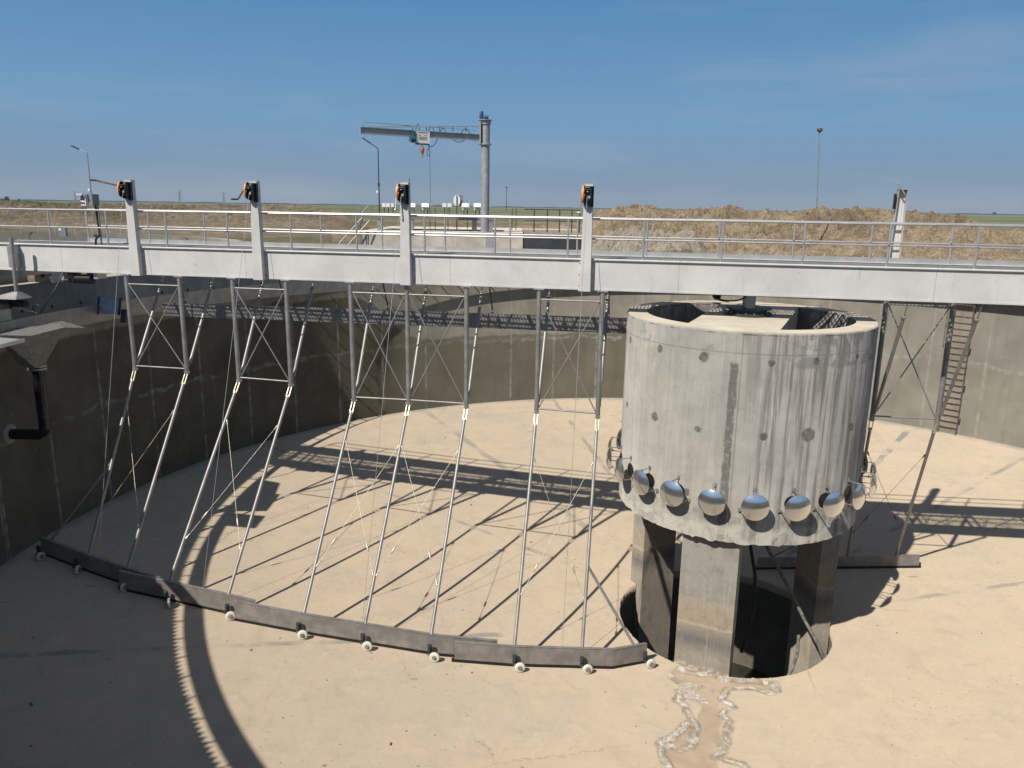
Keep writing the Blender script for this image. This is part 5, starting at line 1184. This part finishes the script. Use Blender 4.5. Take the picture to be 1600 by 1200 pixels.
for X in (672, 680, 700, 730, 800, 806):
    p = V((px(X, 360, 60.9).x, 60.9, zt_)); mb = MB(); mb.tube([p, p + Z*1.65], 0.03, 6); o = obj('fence_post', mb, M['darksteel'], loc=p); tag(o, 'thin dark post standing behind the raised slab', 'post', 'thin posts behind the raised slab')
st = thing('stair_railing', 'grey steel stair with sloping rails left of the platform', 'stair', px(540, 385, 54))
a, b = px(527, 384, 54), px(566, 340, 54.5); a2, b2 = px(543, 384, 54), px(577, 345, 54.5)
for i, (p, q) in enumerate(((a, b), (a2, b2))): mb = MB(); mb.tube([p, q], 0.05, 6); obj('stair_rail', mb, M['galv'], st)
mb = MB(); mb.tube([px(563, 336, 55), px(577, 320, 55.5)], 0.05, 6); obj('stair_rail', mb, M['galv'], st)
for X, y0_, y1_ in ((538, 367, 386), (541, 372, 386), (563, 320, 385), (566, 334, 385), (580, 320, 345)):
    mb = MB(); mb.tube([px(X, y1_, 54.6), px(X, y0_, 54.6)], 0.04, 6); obj('stair_post', mb, M['galv'], st)

# stakes on the rim and by the neighbour tank
sp0 = None
def stake(X, Dd, lean, lb, grp, h=0.62, yb=395):
    c = px(X, yb, Dd); z0 = -2.86 if Dd < 48 else GZ+0.02
    mb = MB(); mb.tube([V((c.x, Dd, z0)), V((c.x, Dd, z0+h*0.7)), V((c.x+lean, Dd, z0+h))], 0.022, 5); o = obj('rail_stake', mb, M['stake'] if Dd < 50 else M['galv'], loc=(c.x, Dd, z0)); tag(o, lb, 'stake', grp)
for k in range(12):
    X = 924 + 60.5*k; stake(X, 43.6 - 0.9*abs((X-1150)/250.0)**1.5 - (max(0, X-1200)/140.0), 0.08, 'bent pale stake standing on the far rim of the tank', 'bent stakes along the far rim', 0.58)
for k in range(9):
    X = 4 + 27*k + (k > 3)*4; dd = 70 - abs(X)*0.02
    c = px(X, 350, dd); mb = MB(); z0 = GZ+0.05; mb.tube([V((c.x, dd, z0)), V((c.x, dd, z0+0.5)), V((c.x+0.32, dd, z0+1.0))], 0.028, 5); o = obj('rail_stake', mb, M['stake'], loc=(c.x, dd, z0)); tag(o, 'slanting pale stake beyond the neighbouring tank at the left', 'stake', 'slanting stakes beyond the neighbouring tank')
cb = thing('cable_cabinet', 'small grey cabinet with a white square on the neighbour tank rim', 'cabinet', px(98, 362, 66))
c = px(97.5, 358.5, 66); mb = MB(); mb.wbox(c.x-0.30, c.x+0.30, 65.9, 66.2, GZ, c.z+0.2); obj('cabinet_body', mb, M['grey'], cb)
mb = MB(); mb.wbox(c.x-0.25, c.x-0.05, 65.88, 65.899, c.z-0.08, c.z+0.1); obj('white_label', mb, M['white'], cb)

# far pylons and trees
def pylon(X, yt, Dd, lb):
    base = px(X, 318, Dd); base.z = GZ; t = px(X, yt, Dd).z; H_ = t-GZ; p = thing('power_pylon', lb, 'pylon', base, 'faint power pylons on the horizon'); mb = MB(); w_ = H_*0.09
    corners = [V((s*w_, q*w_, 0)) for s in (-1, 1) for q in (-1, 1)]; r = Dd*0.00022
    for c_ in corners: mb.tube([base + c_, base + c_*0.25 + Z*H_*0.72, base + Z*H_], r, 4, caps=False)
    for k in range(5):
        f0 = k/6.0; f1 = (k+1)/6.0
        for i in range(4):
            c1 = corners[i]*(1-0.75*f0/0.72*1.0 if f0 < 0.72 else 0.25) + Z*H_*f0; c2 = corners[(i+1) % 4]*(1-0.75*f1/0.72 if f1 < 0.72 else 0.2) + Z*H_*f1; mb.tube([base + c1, base + c2], r*0.6, 4, caps=False)
    obj('lattice_mast', mb, M['grey'], p); mb = MB()
    for f_, l in ((0.70, 0.30), (0.82, 0.36), (0.93, 0.24)):
        mb.tube([base + V((-H_*l*0.6, 0, H_*f_)), base + V((H_*l*0.6, 0, H_*f_))], r, 4)
    obj('cross_arm', mb, M['grey'], p)
for X, yt, Dd, lb in ((118.5, 298, 1500, 'faint pylon left of the control box'), (281.5, 296, 1250, 'faint pylon between the first and second winch posts, clearest of them'), (350, 299, 1400, 'faint pylon just left of the second winch'), (211, 302, 1700, 'faint pylon right behind the leftmost winch post')):
    pylon(X, yt, Dd, lb)
def ftree(X, yt, Dd, wp, lb):
    c = px(X, 316, Dd); c.z = GZ; H_ = px(X, yt, Dd).z - GZ; W_ = wp*Dd/F/2
    o = thing('tree', lb, 'tree', c, 'far trees on the horizon'); mb = MB(); mb.tube([c, c + Z*H_*0.5], [W_*0.10, W_*0.05], 6); obj('trunk', mb, M['oldsteel'], o); mb = MB()
    rnd = random.Random(int(X))
    for k in range(420):
        th = rnd.random()*2*pi; ph = math.acos(2*rnd.random()-1); rr = rnd.random()**0.4
        p = c + V((W_*rr*sin(ph)*cos(th), W_*rr*sin(ph)*sin(th), H_*(0.58 + 0.42*rr*cos(ph)))); s = W_*0.13
        a_ = V((rnd.uniform(-1, 1), rnd.uniform(-1, 1), rnd.uniform(-1, 1))).normalized(); b2_ = a_.orthogonal().normalized()*s; a_ = a_*s
        mb.quad(p-a_, p-b2_, p+a_, p+b2_)
    obj('crown', mb, M['tree'], o, fix=False)
ftree(11, 306.5, 420, 8.5, 'far round tree at the left end of the horizon'); ftree(3.5, 309, 430, 4, 'small far bush left of the round tree'); ftree(30, 310, 600, 4, 'tiny far bush right of the round tree')
ftree(1556, 331, 1500, 6, 'tiny far tree on the right horizon')
mb = MB()
pts = []
for k in range(161):
    a = radians(-40 + k*0.5); Dd = 2600; x, y = Dd*sin(a), Dd*cos(a); h = 3.0 + 3.0*noise.noise(V((k*0.31, 0, 0))) + 2.0*noise.noise(V((k*1.3, 5, 0)))
    pts.append((x, y, max(0.8, h)))
for p, q in zip(pts, pts[1:]):
    mb.quad((p[0], p[1], GZ-1), (q[0], q[1], GZ-1), (q[0], q[1], GZ+q[2]), (p[0], p[1], GZ+p[2])); mb.quad((p[0], p[1]+60, GZ-1), (q[0], q[1]+60, GZ-1), (q[0], q[1]+60, GZ+q[2]), (p[0], p[1]+60, GZ+p[2])); mb.quad((p[0], p[1], GZ+p[2]), (q[0], q[1], GZ+q[2]), (q[0], q[1]+60, GZ+q[2]), (p[0], p[1]+60, GZ+p[2]))
o = obj('far_woodland', mb, M['tree']); tag(o, 'low dark line of woodland on the horizon', 'woodland', kind='stuff')
# haze
mb = MB(); mb.wbox(-4200, 4200, -60, 4200, -16.5, 60)
g = G('air_haze'); g.t.nodes.remove(g.b); pvn = g.t.nodes.new('ShaderNodeVolumePrincipled'); pvn.inputs['Color'].default_value = (0.80, 0.88, 1.0, 1); pvn.inputs['Density'].default_value = 0.00012
g.t.links.new(pvn.outputs[0], g.out.inputs['Volume'])
o = obj('haze', mb, g.m); tag(o, 'thin haze in the air over the plain', 'haze', kind='stuff')
